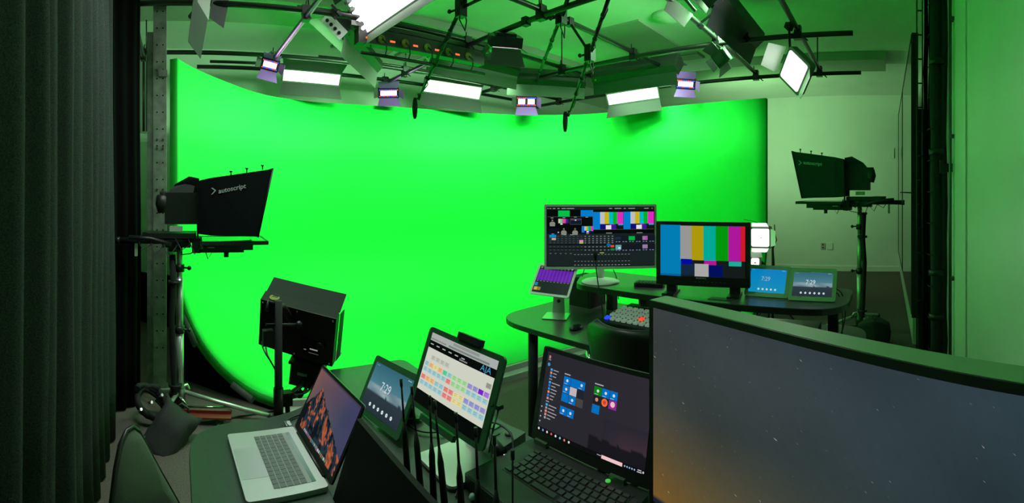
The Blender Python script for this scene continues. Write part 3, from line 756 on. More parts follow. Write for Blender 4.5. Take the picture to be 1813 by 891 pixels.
# ------------------------------------------------------------------ microphone poles
def mic_pole(label, top_, bot, mic, pipe, clamp_t=.2, foam=True, group=None):
    t = thing('microphone_boom', label, 'microphone' if foam else 'pole', bot)
    q = MB(); q.tube([top_, top_.lerp(bot, .5), bot], [.017, .015, .011], 10); obj('boom_pole', q, M_blkmetal, t, world=True)
    cp = top_.lerp(bot, clamp_t)
    q = MB(); q.box(cp, (.07, .07, .14)); q.tube([cp, Vector(pipe)], .013, 8); q.box(Vector(pipe), (.06, .06, .07)); q.cyl(cp, cp + Vector((-.07, .04, -.03)), .009, 6); q.ball(cp + Vector((-.08, .045, -.03)), .018, 8, 6)
    obj('pole_clamp', q, M_blkmetal, t, world=True)
    for k in (.12, .3, .48, .64, .8):
        a = top_.lerp(bot, k); q = MB(); q.cyl(a, top_.lerp(bot, k + .012), .021, 10); obj('cable_tie', q, M_blk, t, world=True)
    q = MB(); pts = [top_.lerp(bot, s / 14) + Vector((.022 * math.sin(s * 1.7), .022 * math.cos(s * 1.7), -.012)) for s in range(15)]; q.tube(pts, .005, 6); obj('mic_cable', q, M_blk, t, world=True)
    q = MB(); a = top_.lerp(bot, clamp_t); q.tube([a + Vector((.03, .0, 0)), a + Vector((.07, .02, -.08)), a + Vector((.04, .0, -.17)), a + Vector((-.03, -.02, -.1)), a + Vector((.0, 0, 0))], .006, 6); obj('cable_loop', q, M_blk, t, world=True)
    if foam:
        q = MB(); d = (mic - bot).normalized(); q.tube([bot, bot + d * .05, mic - d * .09], [.012, .018, .008], 8); q.cyl(bot + Vector((-.03, 0, .0)), bot + Vector((.03, 0, .02)), .007, 6); obj('shock_mount', q, M_blkmetal, t, world=True)
        q = MB(); L = .20; N = 10
        q.tube([mic + Vector((0, 0, .09)) + Vector((-.02, 0, -1)).normalized() * L * s / N for s in range(N + 1)], [.008 + .018 * math.sin(PI * min(1, (s + .6) / (N + .8))) ** .5 for s in range(N + 1)], 12)
        obj('foam_windshield', q, M_foam, t, world=True)
    return t
mic_pole('black boom pole left of centre ending in a foam microphone', W(826, -6, 3.5), W(744, 168, 4.3), W(735, 190, 4.32), (2.20, 2.57, 3.10), clamp_t=.1)
mic_pole('black boom pole right of centre ending in a foam microphone', W(1079, -6, 3.35), W(1009, 198, 4.5), W(1001, 214, 4.52), (3.05, 2.57, 3.10), clamp_t=.42)
mic_pole('black boom pole without microphone running to the twin pink light', W(1007, -6, 3.4), W(941, 166, 6.35), None, (2.69, 2.75, 3.05), clamp_t=.12, foam=False)

# ================================================================== RIGHT SIDE: display wall, cable tray, near wall fittings
t = thing('display_wall', 'tall dark glossy display panels along the right wall, seen nearly edge-on', 'display', (6.6, -.30, .35))
for (x0, x1) in ((4.36, 6.80), (6.83, 9.0)):
    for (z0, z1) in ((.42, 1.585), (1.60, 3.12)):
        q = MB(); q.box(((x0 + x1) / 2, -.265, (z0 + z1) / 2), (x1 - x0, .03, z1 - z0)); obj('glass_panel', q, M_glass, t, world=True)
q = MB(); q.box((6.68, -.296, 1.76), (4.64, .028, 2.72)); obj('backing_frame', q, M_blkm, t, world=True)
q = MB(); q.box((5.2, -.43, 1.22), (1.5, .22, 2.40)); obj('service_housing', q, M_blkm, t, world=True)
for (x0, x1) in ((4.36, 6.80), (6.83, 9.0)):
    for xx in (x0, x1):
        q = MB(); q.box((xx, -.248, 1.77), (.012, .008, 2.70)); obj('panel_edge', q, M_blk, t, world=True)
    for zz in (.42, 3.12):
        q = MB(); q.box(((x0 + x1) / 2, -.248, zz), (x1 - x0, .008, .012)); obj('panel_edge', q, M_blk, t, world=True)
q = MB(); q.box((4.345, -.280, 1.76), (.03, .062, 2.74)); obj('end_cap', q, M_blkm, t, world=True)
q = MB(); q.box((6.68, -.42, 1.8), (4.0, .24, .3)); q.box((6.68, -.42, .9), (4.0, .24, .3)); obj('wall_mount', q, M_blkm, t, world=True)
q = MB(); q.box((6.9, -.30, .21), (4.4, .04, .40)); o = struct('baseboard_right', q, M_plank)
q = MB(); q.box((XF - .01, 2.8, .05), (.02, 6.6, .10)); struct('baseboard_front', q, M_wall)
q = MB(); q.box((4, YL - .01, .05), (9.8, .02, .10)); struct('baseboard_left', q, M_wall)

t = thing('cable_ladder', 'narrow dark metal cable ladder running up beside the display wall', 'cable tray', (3.98, -.36, 0))
for k in (0, 1):
    q = MB(); q.cyl((4.0, -.275 - .05 * k, .02), (4.0, -.275 - .05 * k, CEIL - .02), .006, 6); obj('rail', q, M_blkmetal, t, world=True)
rung = None
for k in range(16):
    M1 = Matrix.Translation((.02, .061, .20 + k * .215))
    if rung is None:
        q = MB(); q.cyl((0, -.026, 0), (0, .026, 0), .007, 6); rung = obj('rung', q, M_blkmetal, t); rung.matrix_basis = M1
    else: copyobj(rung, 'rung', t, M1)
t = thing('cable_bundle', 'thick black cable bundle strapped together and rising beside the near right wall', 'cable', (3.9, -.44, 0))
for k, (x, y, r) in enumerate([(3.9, -.44, .055), (3.95, -.395, .022), (3.88, -.50, .030), (3.97, -.36, .012), (3.93, -.47, .03), (3.99, -.345, .01)]):
    q = MB(); rnd = random.Random(k); q.tube([(x + .006 * rnd.uniform(-1, 1), y + .007 * rnd.uniform(-1, 1), z * (CEIL - .02) / 12 + .01) for z in range(13)], r, 10); obj('cable', q, M_void if k % 2 else M_blkm, t, world=True)
for z in (2.70, 1.92, .88, .5):
    q = MB(); q.cyl((3.9, -.445, z), (3.9, -.445, z + .05), .075, 14); obj('strap', q, M_blk, t, world=True)
for k in range(12):
    q = MB(); z = .25 + k * .27; q.tube([(3.83, -.40, z), (3.86, -.37, z), (3.90, -.365, z), (3.95, -.365, z)], .004, 5); obj('wire_tie', q, M_pipe, t, world=True)
t = thing('wall_conduit', 'pale metal conduit running down the near right wall', 'conduit', (3.62, -.52, 0))
q = MB(); q.cyl((3.62, -.52, .01), (3.62, -.52, CEIL - .01), .013, 10); obj('conduit', q, M_rail, t, world=True)
for z in (2.05, .9, 3.0):
    q = MB(); q.box((3.62, -.535, z), (.05, .03, .03)); obj('conduit_clip', q, M_rail, t, world=True)
o = obj('cable_clamp', MB().box((3.72, -.50, 1.80), (.06, .10, .07)).box((3.70, -.46, 1.81), (.03, .03, .11)), M_blk); tag(o, 'small black clamp fixed to the wall between the cable bundle and the conduit', 'clamp')
q = MB(); q.box((3.05, YR + .006, 1.5), (.05, .012, 2.9)); struct('trim_3', q, M_satin)
# outlet plates on the far wall
p = W(1458, 436, 9.25); t = thing('wall_outlet', 'small double socket plate low on the far white wall', 'outlet', (9.09, p.y, .5))
q = MB(); q.box((9.092, p.y, .5), (.016, .09, .13)); obj('plate', q, M_outlet, t, world=True)
for dz in (-.03, .03):
    q = MB(); q.box((9.083, p.y, .5 + dz), (.006, .04, .03)); obj('socket', q, M_redm, t, world=True)
p = W(1470, 436, 9.25); o = obj('blank_plate', MB().box((9.09, p.y, .5), (.02, .12, .13)), M_wall); tag(o, 'square blank plate beside the socket low on the far wall', 'plate')
p = W(1579, 270, 9.1); o = obj('wall_switch', MB().box((9.09, p.y, 2.38), (.02, .09, .2)), M_wall); tag(o, 'small pale switch plate high on the far wall beside the displays', 'switch')

# ================================================================== prompters on stands
def prompter(label, loc, fwd, dz, legs, mats, textside, scl=1.0):
    """local +X = forward; z from the floor"""
    M_ = Matrix.Translation(Vector(loc)) @ Matrix.Rotation(fwd, 4, 'Z') @ Matrix.Scale(scl, 4)
    t = thing('prompter_camera', label, 'camera', matrix=M_)
    H, B, TR = mats
    z = dz
    q = MB()
    rear = [(.13, -.17, z + .06), (.13, .17, z + .06), (.13, .19, z + .42), (.13, -.19, z + .42)]
    mid = [(.22, -.19, z + .05), (.22, .19, z + .05), (.22, .20, z + .44), (.22, -.20, z + .44)]
    frt = [(.535, -.235, z + .045), (.535, .235, z + .045), (.635, .235, z + .50), (.635, -.235, z + .50)]
    mb = MB(); mb.add(rear + mid + frt, [(3, 2, 1, 0), (0, 1, 5, 4), (1, 2, 6, 5), (2, 3, 7, 6), (3, 0, 4, 7), (4, 5, 9, 8), (5, 6, 10, 9), (6, 7, 11, 10), (7, 4, 8, 11)])
    o = obj('hood', mb, H, t); sd = o.modifiers.new('s', 'SOLIDIFY'); sd.thickness = .006; sd.offset = -1
    q = MB()
    for s in (-1, 1):
        q.tube([frt[0] if s < 0 else frt[1], frt[3] if s < 0 else frt[2]], .006, 6)
    q.tube([frt[3], frt[2]], .006, 6); q.tube([frt[0], frt[1]], .006, 6); obj('hood_frame', q, M_blkmetal, t)
    for k in range(3):
        q = MB(); x = .36 + .11 * k; zz = z + .44 + (x - .22) * .193; q.cyl((x, textside * .12, zz - .01), (x, textside * .12, zz + .018), .005, 6); q.cyl((x, textside * .12, zz + .014), (x, textside * .12, zz + .024), .011, 8); obj('hood_stud', q, M_pipe, t)
    # lettering on the hood side that faces the viewer
    a = Vector((.27, textside * .214, z + .335)); xdir = Vector((1, textside * .12, 0)).normalized()
    if textside > 0: xdir = -xdir; a = Vector((.52, textside * .236, z + .375))
    V, F = text_polys('autoscript', .045, True)
    zz = Vector((0, 0, 1)); nrm = Vector((-.11 * 0, textside, 0))
    slope = .20 if textside < 0 else -.10
    q = MB(); pl = []
    for v in V:
        p = a + xdir * v.x + zz * (v.y + v.x * slope); fx = (p.x - .22) / .40
        p.y = textside * (.200 + .035 * max(0, min(1.1, fx)) + .006); pl.append(p)
    q.add(pl, F); L0 = a - xdir * .05
    def chev(pts):
        o_ = []
        for (u, v) in pts:
            p = L0 + xdir * u + zz * (v + u * slope); p.y = textside * (.200 + .035 * (p.x - .22) / .40 + .006); o_.append(p)
        return o_
    q.add(chev([(0, .036), (.010, .036), (.034, .014), (.024, .014)]), [(0, 1, 2, 3)]); q.add(chev([(.024, .014), (.034, .014), (.010, -.008), (0, -.008)]), [(0, 1, 2, 3)])
    obj('lettering', q, TR, t)
    # camera body behind the hood with hand grip, lens shroud and viewfinder
    q = MB(); q.box((.02, 0, z + .23), (.24, .20, .22)); q.hull2([(-.08, -.08, z + .34), (.10, -.09, z + .34), (.10, .09, z + .34), (-.08, .08, z + .34)], [(-.03, -.05, z + .40), (.12, -.06, z + .44), (.12, .06, z + .44), (-.03, .05, z + .40)]); obj('camera_body', q, B, t)
    q = MB(); q.tube([(-.11, textside * .06, z + .32), (-.12, textside * .06, z + .26), (-.11, textside * .06, z + .2)], [.045, .05, .04], 12); obj('viewfinder', q, B, t)
    q = MB(); q.cyl((-.14, 0, z + .30), (-.06, 0, z + .30), .05, 14); obj('eyepiece', q, B, t)
    q = MB(); q.hull2([(-.09, -.05, z + .30), (-.03, -.06, z + .40), (.07, -.06, z + .455), (.14, -.08, z + .44), (.14, -.08, z + .30)], [(-.09, .05, z + .30), (-.03, .06, z + .40), (.07, .06, z + .455), (.14, .08, z + .44), (.14, .08, z + .30)]); obj('rain_cover', q, H, t)
    q = MB(); q.box((-.02, textside * .105, z + .09), (.09, .01, .036)); obj('label_plate', q, M_outlet, t)
    q = MB(); q.box((.13, textside * .14, z + .20), (.012, .03, .42)); obj('hood_bracket', q, B, t); q = MB(); q.box((.13, -textside * .14, z + .20), (.012, .03, .42)); obj('hood_bracket', q, B, t)
    # rig plate, side rails, counterweight arm
    q = MB(); q.box((-.05, 0, z + .04), (.34, .22, .035)); q.box((-.02, 0, z - .01), (.20, .16, .07)); obj('head_plate', q, B, t)
    q = MB(); q.cyl((-.42, textside * .07, z + .0), (.12, textside * .07, z + .01), .022, 10); q.cyl((-.42, -textside * .07, z + .0), (.12, -textside * .07, z + .01), .022, 10); q.cyl((-.45, textside * .07, z), (-.42, textside * .07, z), .026, 10); obj('rail', q, B, t)
    q = MB(); q.tube([(-.05, textside * .1, z - .02), (-.2, textside * .12, z + .02), (-.35, textside * .12, z + .03)], .016, 8); obj('pan_handle', q, B, t)
    q = MB(); q.box((-.20, 0, z + .02), (.12, .16, .08)); obj('control_box', q, B, t)
    q = MB(); q.box((-.30, textside * .10, z - .06), (.02, .012, .09)); obj('hanging_tag', q, M_outlet, t)
    # monitor tray
    q = MB(); q.box((.38, 0, z - .0), (.44, .38, .018)); obj('glass_tray', q, M_glass, t)
    q = MB(); q.box((.38, -.19, z - .002), (.46, .014, .026)); q.box((.38, .19, z - .002), (.46, .014, .026)); q.box((.605, 0, z - .002), (.014, .38, .026)); q.box((.15, 0, z - .002), (.014, .38, .026)); obj('tray_frame', q, B, t)
    q = MB(); q.box((.34, 0, z - .035), (.34, .30, .04)); q.box((.30, 0, z - .062), (.30, .24, .025)); q.box((.12, 0, z - .03), (.06, .2, .10)); obj('tray_housing', q, B, t)
    q = MB(); q.cyl((.33, textside * .08, z - .07), (.33, textside * .08, z - .11), .018, 10); obj('tray_knob', q, B, t)
    q = MB(); q.box((.22, textside * .152, z - .035), (.05, .004, .008)); obj('tray_marking', q, M_print, t)
    rnd = random.Random(3)
    for k in range(6):
        x = -.30 + .09 * k; q = MB(); q.tube([(x, textside * .1, z + .03), (x + .05, textside * (.15 + .02 * (k % 2)), z - .05 - .03 * (k % 3)), (x + .11, textside * .12, z - .02)], .004, 6); obj('signal_lead', q, M_blk, t)
    q = MB(); q.tube([(.02, textside * .03, z - .10), (.08, textside * .05, z - .09), (.14, textside * .06, z - .04)], .004, 6); obj('signal_lead', q, M_blk, t)
    # stand
    q = MB(); q.cyl((0, 0, .14), (0, 0, .62), .030, 16); obj('lower_tube', q, M_silver, t)
    q = MB(); q.cyl((0, 0, .60), (0, 0, .98), .026, 16); obj('middle_tube', q, M_silver, t)
    q = MB(); q.cyl((0, 0, .96), (0, 0, z - .02), .022, 16); obj('upper_tube', q, M_silver, t)
    for zz in (.62, 1.06):
        q = MB(); q.cyl((0, 0, zz - .03), (0, 0, zz + .02), .036, 14); q.cyl((0, 0, zz), (.06, -textside * .0 + textside * .03, zz), .007, 6); q.ball((.07, textside * .035, zz), .016, 8, 6); obj('collar', q, M_pipe, t)
    q = MB(); q.tube([(-.05, textside * .03, z - .1), (-.04, textside * .05, z - .35), (-.055, textside * .04, .7), (-.035, textside * .05, .2), (-.04, textside * .05, .1)], .022, 8); obj('umbilical', q, M_blkm, t)
    for zz in (.22, .95, 1.18):
        q = MB(); q.cyl((-.03, textside * .03, zz), (-.03, textside * .03, zz + .02), .05, 12); obj('velcro_strap', q, M_blk, t)
    q = MB(); q.cyl((0, 0, .05), (0, 0, .20), .042, 14); obj('hub', q, M_rail, t)
    q = MB(); q.tube([(0, .0, .19), (.05, .05, .20), (.08, .03, .15)], .012, 8); q.tube([(0, 0, .19), (-.06, .05, .18), (-.07, .0, .12)], .012, 8); q.tube([(.0, -.04, .15), (.05, -.07, .11), (.03, -.05, .07)], .012, 8); obj('leg_clamps', q, M_chrome, t)
    for (lx, ly) in legs:
        inv = M_.inverted(); f = inv @ Vector((lx, ly, .02)); d = Vector((f.x, f.y, 0)); q = MB(); q.tube([(0, 0, .18), (f.x, f.y, .03)], .015, 8); obj('leg', q, M_silver, t)
        q = MB(); q.tube([(0, 0, .06), (f.x * .6, f.y * .6, .085)], .008, 6); obj('leg_brace', q, M_chrome, t)
        q = MB(); q.ball((f.x, f.y, .025), .025, 10, 6); obj('foot', q, M_blk, t)
    return t
pl = W(318, 400, 3.24)
prompter('left prompter camera on a silver tripod stand before the green screen', (pl.x, pl.y, 0), R(-3), 1.255, [(.66, 3.10), (-.28, 3.55), (-.22, 2.78)], (M_fabric, M_blk, M_print), -1)
pr = W(1522, 400, 5.15)
M_fabt = mat('hood_cloth_teal', (.012, .045, .045), .9); M_tprint = mat('teal_print', (.25, .75, .60), .6); M_blkteal = mat('black_plastic_teal', (.010, .035, .035), .5)
prompter('right prompter camera on a stand before the far white wall', (pr.x, pr.y, 0), R(86), 1.30, [(5.0, .85), (5.75, .1), (4.72, -.02)], (M_fabt, M_blkteal, M_tprint), 1, 1.14)
# red shelves beside the tripod feet
q = MB(); q.box((0, 0, 0), (.40, .07, .012)); q.box((0, .03, .012), (.40, .008, .03)); o = obj('red_bracket', q, M_redm)
o.matrix_world = Matrix.Translation(W(358, 727, 3.12)) @ Matrix.Rotation(R(-8), 4, 'Z'); o.location.z = .045; tag(o, 'dark red metal bar lying on the carpet beside the left tripod hub', 'bar')
p = W(1500, 580, 4.95); o = obj('red_bracket', MB().box((p.x, p.y, .03), (.07, .40, .03)), M_redm); tag(o, 'dark red metal bar lying at the foot of the right tripod', 'bar')

# sandbags
def sandbag(label, c, size, rotz, lean, seed, m=M_bag, M0=None):
    bm = bmesh.new(); bmesh.ops.create_cube(bm, size=2); bmesh.ops.subdivide_edges(bm, edges=bm.edges[:], cuts=9, use_grid_fill=True)
    for v in bm.verts:
        p = v.co; u, w_, h = p.x, p.y, p.z
        flat = max(.10, ((1 - u ** 4) * (1 - h ** 4)) ** .5)
        q = Vector((u * size[0] * (1 - .12 * (1 - h * h)), w_ * size[1] * flat, h * size[2] * (1 - .12 * (1 - u * u))))
        q += Vector((0, 1, 0)) * .02 * noise.noise(q * 9 + Vector((seed, 0, 0))) + .012 * noise.noise_vector(q * 22 + Vector((seed, 3, 0)))
        v.co = q
    me = bpy.data.meshes.new('sandbag'); bm.to_mesh(me); bm.free(); me.materials.append(m)
    for p in me.polygons: p.use_smooth = True
    M_ = Matrix.Translation(c) @ Matrix.Rotation(rotz, 4, 'Z') @ Matrix.Rotation(lean, 4, 'X')
    if M0 is not None: M_ = M0
    t = thing('sandbag', label, 'sandbag', matrix=M_)
    o = bpy.data.objects.new('bag', me); o.parent = t; COL.objects.link(o)
    q = MB(); q.tube([(-size[0] * .3, 0, size[2] * .86), (-size[0] * .2, 0, size[2] * 1.02), (size[0] * .2, 0, size[2] * 1.02), (size[0] * .3, 0, size[2] * .86)], .010, 6); obj('strap', q, M_blk, t)
    return t
p = W(297, 757, 2.93)
sandbag('plump black sandbag leaning on the foot of the left tripod', Vector((p.x, p.y, .18)), (.135, .10, .205), R(-12), R(28), 1, M0=pose(W(296, 772, 2.88), 180, 36, -34))
p = W(1548, 590, 4.75)
sandbag('rounded black sandbag slumped at the foot of the right tripod', Vector((p.x, p.y, .13)), (.11, .17, .14), R(0), R(0), 5)
# coiled connectors beside the left sandbag
p = W(268, 710, 3.15)
t = thing('cable_coil', 'dark coil of cable with shiny connectors on the floor left of the left sandbag', 'cable', (p.x, p.y, 0))
for k in range(4):
    q = MB(); q.tube([(.10 * math.cos(a * .5 + k), .08 * math.sin(a * .5 + k), .12 + .08 * math.sin(a * .4 + k) + .01 * k) for a in range(14)], .022, 8); obj('cable', q, M_blkm, t)
for k in range(3):
    q = MB(); q.cyl((-.08 + .07 * k, -.09, .12 + .05 * k), (-.06 + .07 * k, -.12, .14 + .05 * k), .010, 10); obj('connector', q, M_chrome, t)

# cables on the floor
def cable(label, pts, r=.006, m=M_blk, cat='cable'):
    P = catmull3(pts, 8); q = MB(); q.tube(P, r, 8); o = obj('cable', q, m); return tag(o, label, cat)
def catmull3(P, m):
    P = [Vector(p) for p in P]; out = []; N = len(P)
    for i in range(N - 1):
        p0, p1, p2, p3 = [P[max(0, min(N - 1, j))] for j in (i - 1, i, i + 1, i + 2)]
        for k in range(m):
            t = k / m; out.append(.5 * ((2 * p1) + (p2 - p0) * t + (2 * p0 - 5 * p1 + 4 * p2 - p3) * t * t + (3 * p1 - p0 - 3 * p2 + p3) * t ** 3))
    out.append(P[-1]); return out
cable('flat black cable crossing the carpet from the left tripod towards the desk', [WZ(408, 728, .012), WZ(396, 740, .012), WZ(385, 756, .012)], .012)
cable('thin black cable running along the foot of the green screen', [WZ(335, 752, .01), WZ(420, 738, .01), WZ(480, 728, .01), WZ(560, 712, .01)], .006)

# LED panel on a stand seen from behind, left of centre
P = W(527, 585, 2.25)
Mp = pose(P, 38.4, 12.6, 9); t = thing('led_panel_on_stand', 'black LED panel with barn doors seen from behind on a black stand', 'studio light', matrix=Mp)
q = MB(); q.box((0, 0, 0), (.40, .05, .26)); obj('housing', q, M_blkmetal, t)
q = MB(); q.box((0, -.028, 0), (.36, .004, .22)); obj('diffuser', q, M_white, t)
for (x, z) in ((-.185, .115), (.185, .115), (-.185, -.115), (.185, -.115), (0, .115), (0, -.115)):
    q = MB(); q.cyl((x, .025, z), (x, .03, z), .005, 8); obj('screw', q, M_chrome, t)
q = MB()
for k in range(6): q.box((-.08, .028, -.02 - .012 * k), (.10, .006, .004))
obj('cooling_fins', q, M_blk, t)['kind'] = 'stuff'
for k, (x, z, w_) in enumerate(((-.10, -.065, .04), (-.10, -.082, .05), (-.055, -.072, .012))):
    q = MB(); q.box((x, .027, z), (w_, .004, .005)); obj('backlit_mark', q, mat('mark', (.4, .4, .35), .5, emit=(.6, .6, .5), es=.5), t)
q = MB(); q.lathe((-.135, .03, -.03), [(.001, .012), (.02, .012), (.022, .0)], 14, 'y'); obj('dimmer_knob', q, M_blk, t)
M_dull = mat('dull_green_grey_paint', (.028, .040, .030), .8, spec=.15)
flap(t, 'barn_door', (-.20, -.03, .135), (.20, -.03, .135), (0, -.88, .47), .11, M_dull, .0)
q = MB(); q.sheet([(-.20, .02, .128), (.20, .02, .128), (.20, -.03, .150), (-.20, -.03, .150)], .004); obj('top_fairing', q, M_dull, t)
flap(t, 'barn_door', (-.20, -.03, -.135), (.20, -.03, -.135), (0, -.95, -.2), .12, M_flap, .0)
flap(t, 'barn_door', (-.203, -.03, -.13), (-.203, -.03, .13), (-.10, -1, 0), .05, M_blkmetal, .0)
q = MB(); q.lathe((.135, .0, .142), [(.026, -.004), (.026, .004), (.020, .004), (.020, .0)], 18); obj('round_badge', q, mat('badge_yellow', (.20, .26, .03), .5), t)
V, F = text_polys('CD', .026, True); q = MB(); q.add([(.155 - v.x, .009 - v.y * 1.0, .147) for v in V], F); obj('badge_letters', q, mat('badge_yellow'), t)
pp = W(493, 600, 2.12)
q = MB(); q.cyl((pp.x, pp.y, .10), (pp.x, pp.y, 1.09), .019, 12); obj('stand_pole', q, M_blkm, t, world=True)
q = MB(); q.cyl((pp.x, pp.y, .45), (pp.x, pp.y, .68), .024, 12); obj('stand_collar', q, M_blk, t, world=True)
q = MB(); q.tube([(pp.x, pp.y, 1.06), (pp.x + .03, pp.y + .04, 1.05), P], .018, 8); q.tube([(pp.x, pp.y, 1.07), (pp.x - .05, pp.y, 1.09), (pp.x - .06, pp.y - .02, 1.05)], .008, 6); q.cyl((pp.x - .06, pp.y, .98), (pp.x + .10, pp.y, .97), .008, 6); q.ball((pp.x + .10, pp.y, .97), .018, 8, 6); q.box((pp.x - .05, pp.y, .92), (.05, .04, .07)); obj('bracket', q, M_blk, t, world=True)
for k in range(3):
    a = 2.1 * k + 1.1; q = MB(); q.cyl((pp.x, pp.y, .35), (pp.x + .42 * math.cos(a), pp.y + .42 * math.sin(a), .012), .011, 8); obj('stand_leg', q, M_blkm, t, world=True)
q = MB(); q.tube(catmull3([W(463, 605, 2.2), W(468, 622, 2.14), W(482, 645, 2.1), W(490, 665, 2.1), W(489, 700, 2.1)], 5), .004, 6); q.tube(catmull3([W(470, 610, 2.2), W(474, 630, 2.14), W(488, 655, 2.08)], 5), .004, 6); obj('power_lead', q, M_blk, t, world=True)
# small head clamped lower on the same stand
P2 = W(545, 660, 2.35); t = thing('power_supply_head', 'small black ballast hanging below the LED panel on a stand', 'ballast', matrix=pose(P2, 30, 8, 8))
q = MB(); q.box((0, 0, 0), (.17, .09, .12)); obj('casing', q, M_blk, t)
q = MB(); q.box((0, 0, .066), (.19, .12, .012)); q.box((0, -.03, .082), (.17, .10, .01)); obj('lid', q, M_blkmetal, t)
q = MB(); q.box((.02, .047, .01), (.05, .004, .014)); obj('marking', q, M_print, t)
q = MB(); q.tube(catmull3([W(541, 677, 2.3), W(541, 690, 2.25), W(530, 699, 2.2), W(515, 704, 2.15), W(503, 700, 2.12), W(495, 705, 2.12)], 5), .008, 6); q.tube(catmull3([W(553, 680, 2.3), W(548, 690, 2.25), W(536, 697, 2.2), W(520, 700, 2.15)], 4), .006, 6); obj('lead', q, M_blk, t, world=True)
q = MB(); q.tube([W(495, 705, 2.12), W(508, 702, 2.15), W(524, 690, 2.2), W(532, 684, 2.25), P2], .012, 8); q.lathe(tuple(W(530, 697, 2.2)), [(.02, -.01), (.02, .01)], 12, 'y'); obj('clamp_arm', q, M_pipe, t, world=True)
q = MB(); q.box(W(508, 705, 2.14), (.045, .045, .06)); q.cyl(W(508, 705, 2.14), W(510, 738, 2.14), .012, 8); obj('clamp', q, M_blk, t, world=True)

# ================================================================== NEAR DESK
DZ = .74
desk = thing('near_desk', 'grey-green laminate desk with a rounded corner carrying both laptops', 'desk', (.6, .5, 0))
poly = [(.045, -.50), (1.12, -.50), (1.12, 2.04), (.70, 2.06), (.60, 1.80), (.42, 1.69), (.045, 1.66)]
rp = rpoly(poly, [.0, .0, .05, .05, .1, .1, .22], 8)
q = MB(); q.prism(rp, DZ - .004, DZ); obj('worktop', q, M_desk, desk, world=True)
q = MB(); q.prism(rpoly([(x + (.002 if x > .5 else -.002), y) for x, y in poly], [0, 0, .05, .05, .1, .1, .22], 8), DZ - .030, DZ - .004); obj('edge_band', q, M_edge, desk, world=True)
for (x, y) in ((.14, 1.50), (.95, 1.90), (1.03, -.40), (.14, -.40)):
    q = MB(); q.cyl((x, y, .0), (x, y, DZ - .03), .025, 12); obj('leg', q, M_blkmetal, desk, world=True)

# ---- silver laptop
yw = 267.9
cb = Vector((.304, 1.393, DZ))
Ml = pose(cb, yw, 0, 0)
lap = thing('silver_laptop', 'open silver laptop with a mountain picture on its screen', 'laptop', matrix=Ml)
BW, BD = .352, .240
q = MB(); q.box((0, 0, .0085), (BW, BD, .015), bev=.012); obj('base', q, M_alu, lap)
q = MB(); q.box((0, -.072, .0162), (.160, .085, .0006)); obj('trackpad', q, mat('trackpad_alu', (.47, .49, .48), .35, .5), lap)
kb = MB(); kb.box((0, .035, .0162), (.282, .118, .0008)); kbo = obj('keyboard', kb, mat('keyboard_well', (.30, .32, .31), .5), lap)
key = None
for r in range(5):
    for c in range(14):
        M1 = Matrix.Translation((-.1305 + c * .0201, .076 - .018 - r * .0205, .0170))
        if key is None:
            q = MB(); q.box((0, 0, 0), (.0172, .0172, .0012)); key = obj('key', q, mat('key_silver_grey', (.13, .15, .14), .5), kbo); key.matrix_basis = M1
        else: copyobj(key, 'key', kbo, M1)
q = MB(); q.box((0, .0865, .0168), (.282, .012, .0006)); tb = obj('touch_strip', q, mat('touch_strip_m', (.03, .08, .06), .2, emit=(.02, .12, .09), es=.5), kbo)
for (x, y) in ((-.16, -.1), (.16, -.1), (-.16, .1), (.16, .1)):
    q = MB(); q.cyl((x, y, 0), (x, y, .002), .008, 8); obj('foot', q, M_blk, lap)
tl = R(27)
hx_ = Vector((0, BD / 2 + .004, .016))
LM = Matrix.Translation(hx_) @ Matrix.Rotation(-tl, 4, 'X')
lid = obj('lid', MB().add([LM @ Vector(v) for v in MB().box((0, .004, .118), (BW, .006, .236), bev=.010).v], MB().box((0, .004, .118), (BW, .006, .236), bev=.010).f), M_bezd, lap)
q = MB(); qq = MB().box((0, .0078, .118), (BW, .0012, .236), bev=.010); q.add([LM @ v for v in qq.v], qq.f); obj('lid_back', q, M_alu, lap)
q = MB(); q.cyl((-.13, BD / 2 + .002, .014), (.13, BD / 2 + .002, .014), .006, 10); obj('hinge', q, M_blk, lap)
def mountain(x, y):
    n = noise.noise(Vector((x * 3, y * 3, 1)))
    sky = (124 - 62 * min(1, x + .5 * y) + 10 * n, 84 - 22 * x + 6 * n, 84 + 14 * x - 8 * y + 6 * n)
    ridge = .66 - 1.9 * x if x < .21 else .26 + (x - .21) * .66
    ridge += .05 * noise.noise(Vector((x * 11, 2, 0))) + .02 * noise.noise(Vector((x * 40, 2, 0)))
    if y > ridge:
        a = (y - ridge); s1 = noise.noise(Vector((x * 13 - y * 2.5, y * 3.2 + x * 2, 4))); s2 = noise.noise(Vector((x * 42 - y * 9, y * 16, 7)))
        r = s1 + .45 * s2
        if x > .06 and r > .16 and a < .62: return (150 + 70 * s2, 78 + 40 * s2, 52 + 20 * s2)
        if r < -.22 or x < .10: return (13, 18, 24)
        return (32 + 10 * s2, 46 + 12 * s2, 58 + 12 * s2)
    return sky
im = Img(.331, .207); im.grid(90, 60, mountain, 0)
rnd = random.Random(2)
for k in range(20): im.rect(.19 + k * .031, .945, .19 + k * .031 + .022, .985, hx(*rnd.choice([(150, 160, 170), (70, 120, 170), (180, 90, 80), (190, 190, 190), (90, 140, 90)])), 1)
im.rect(0, 0, 1, .022, hx(60, 56, 66), 1)
so = im.build('screen', lap); so.matrix_basis = LM @ Matrix.Translation((0, .0005, .124))
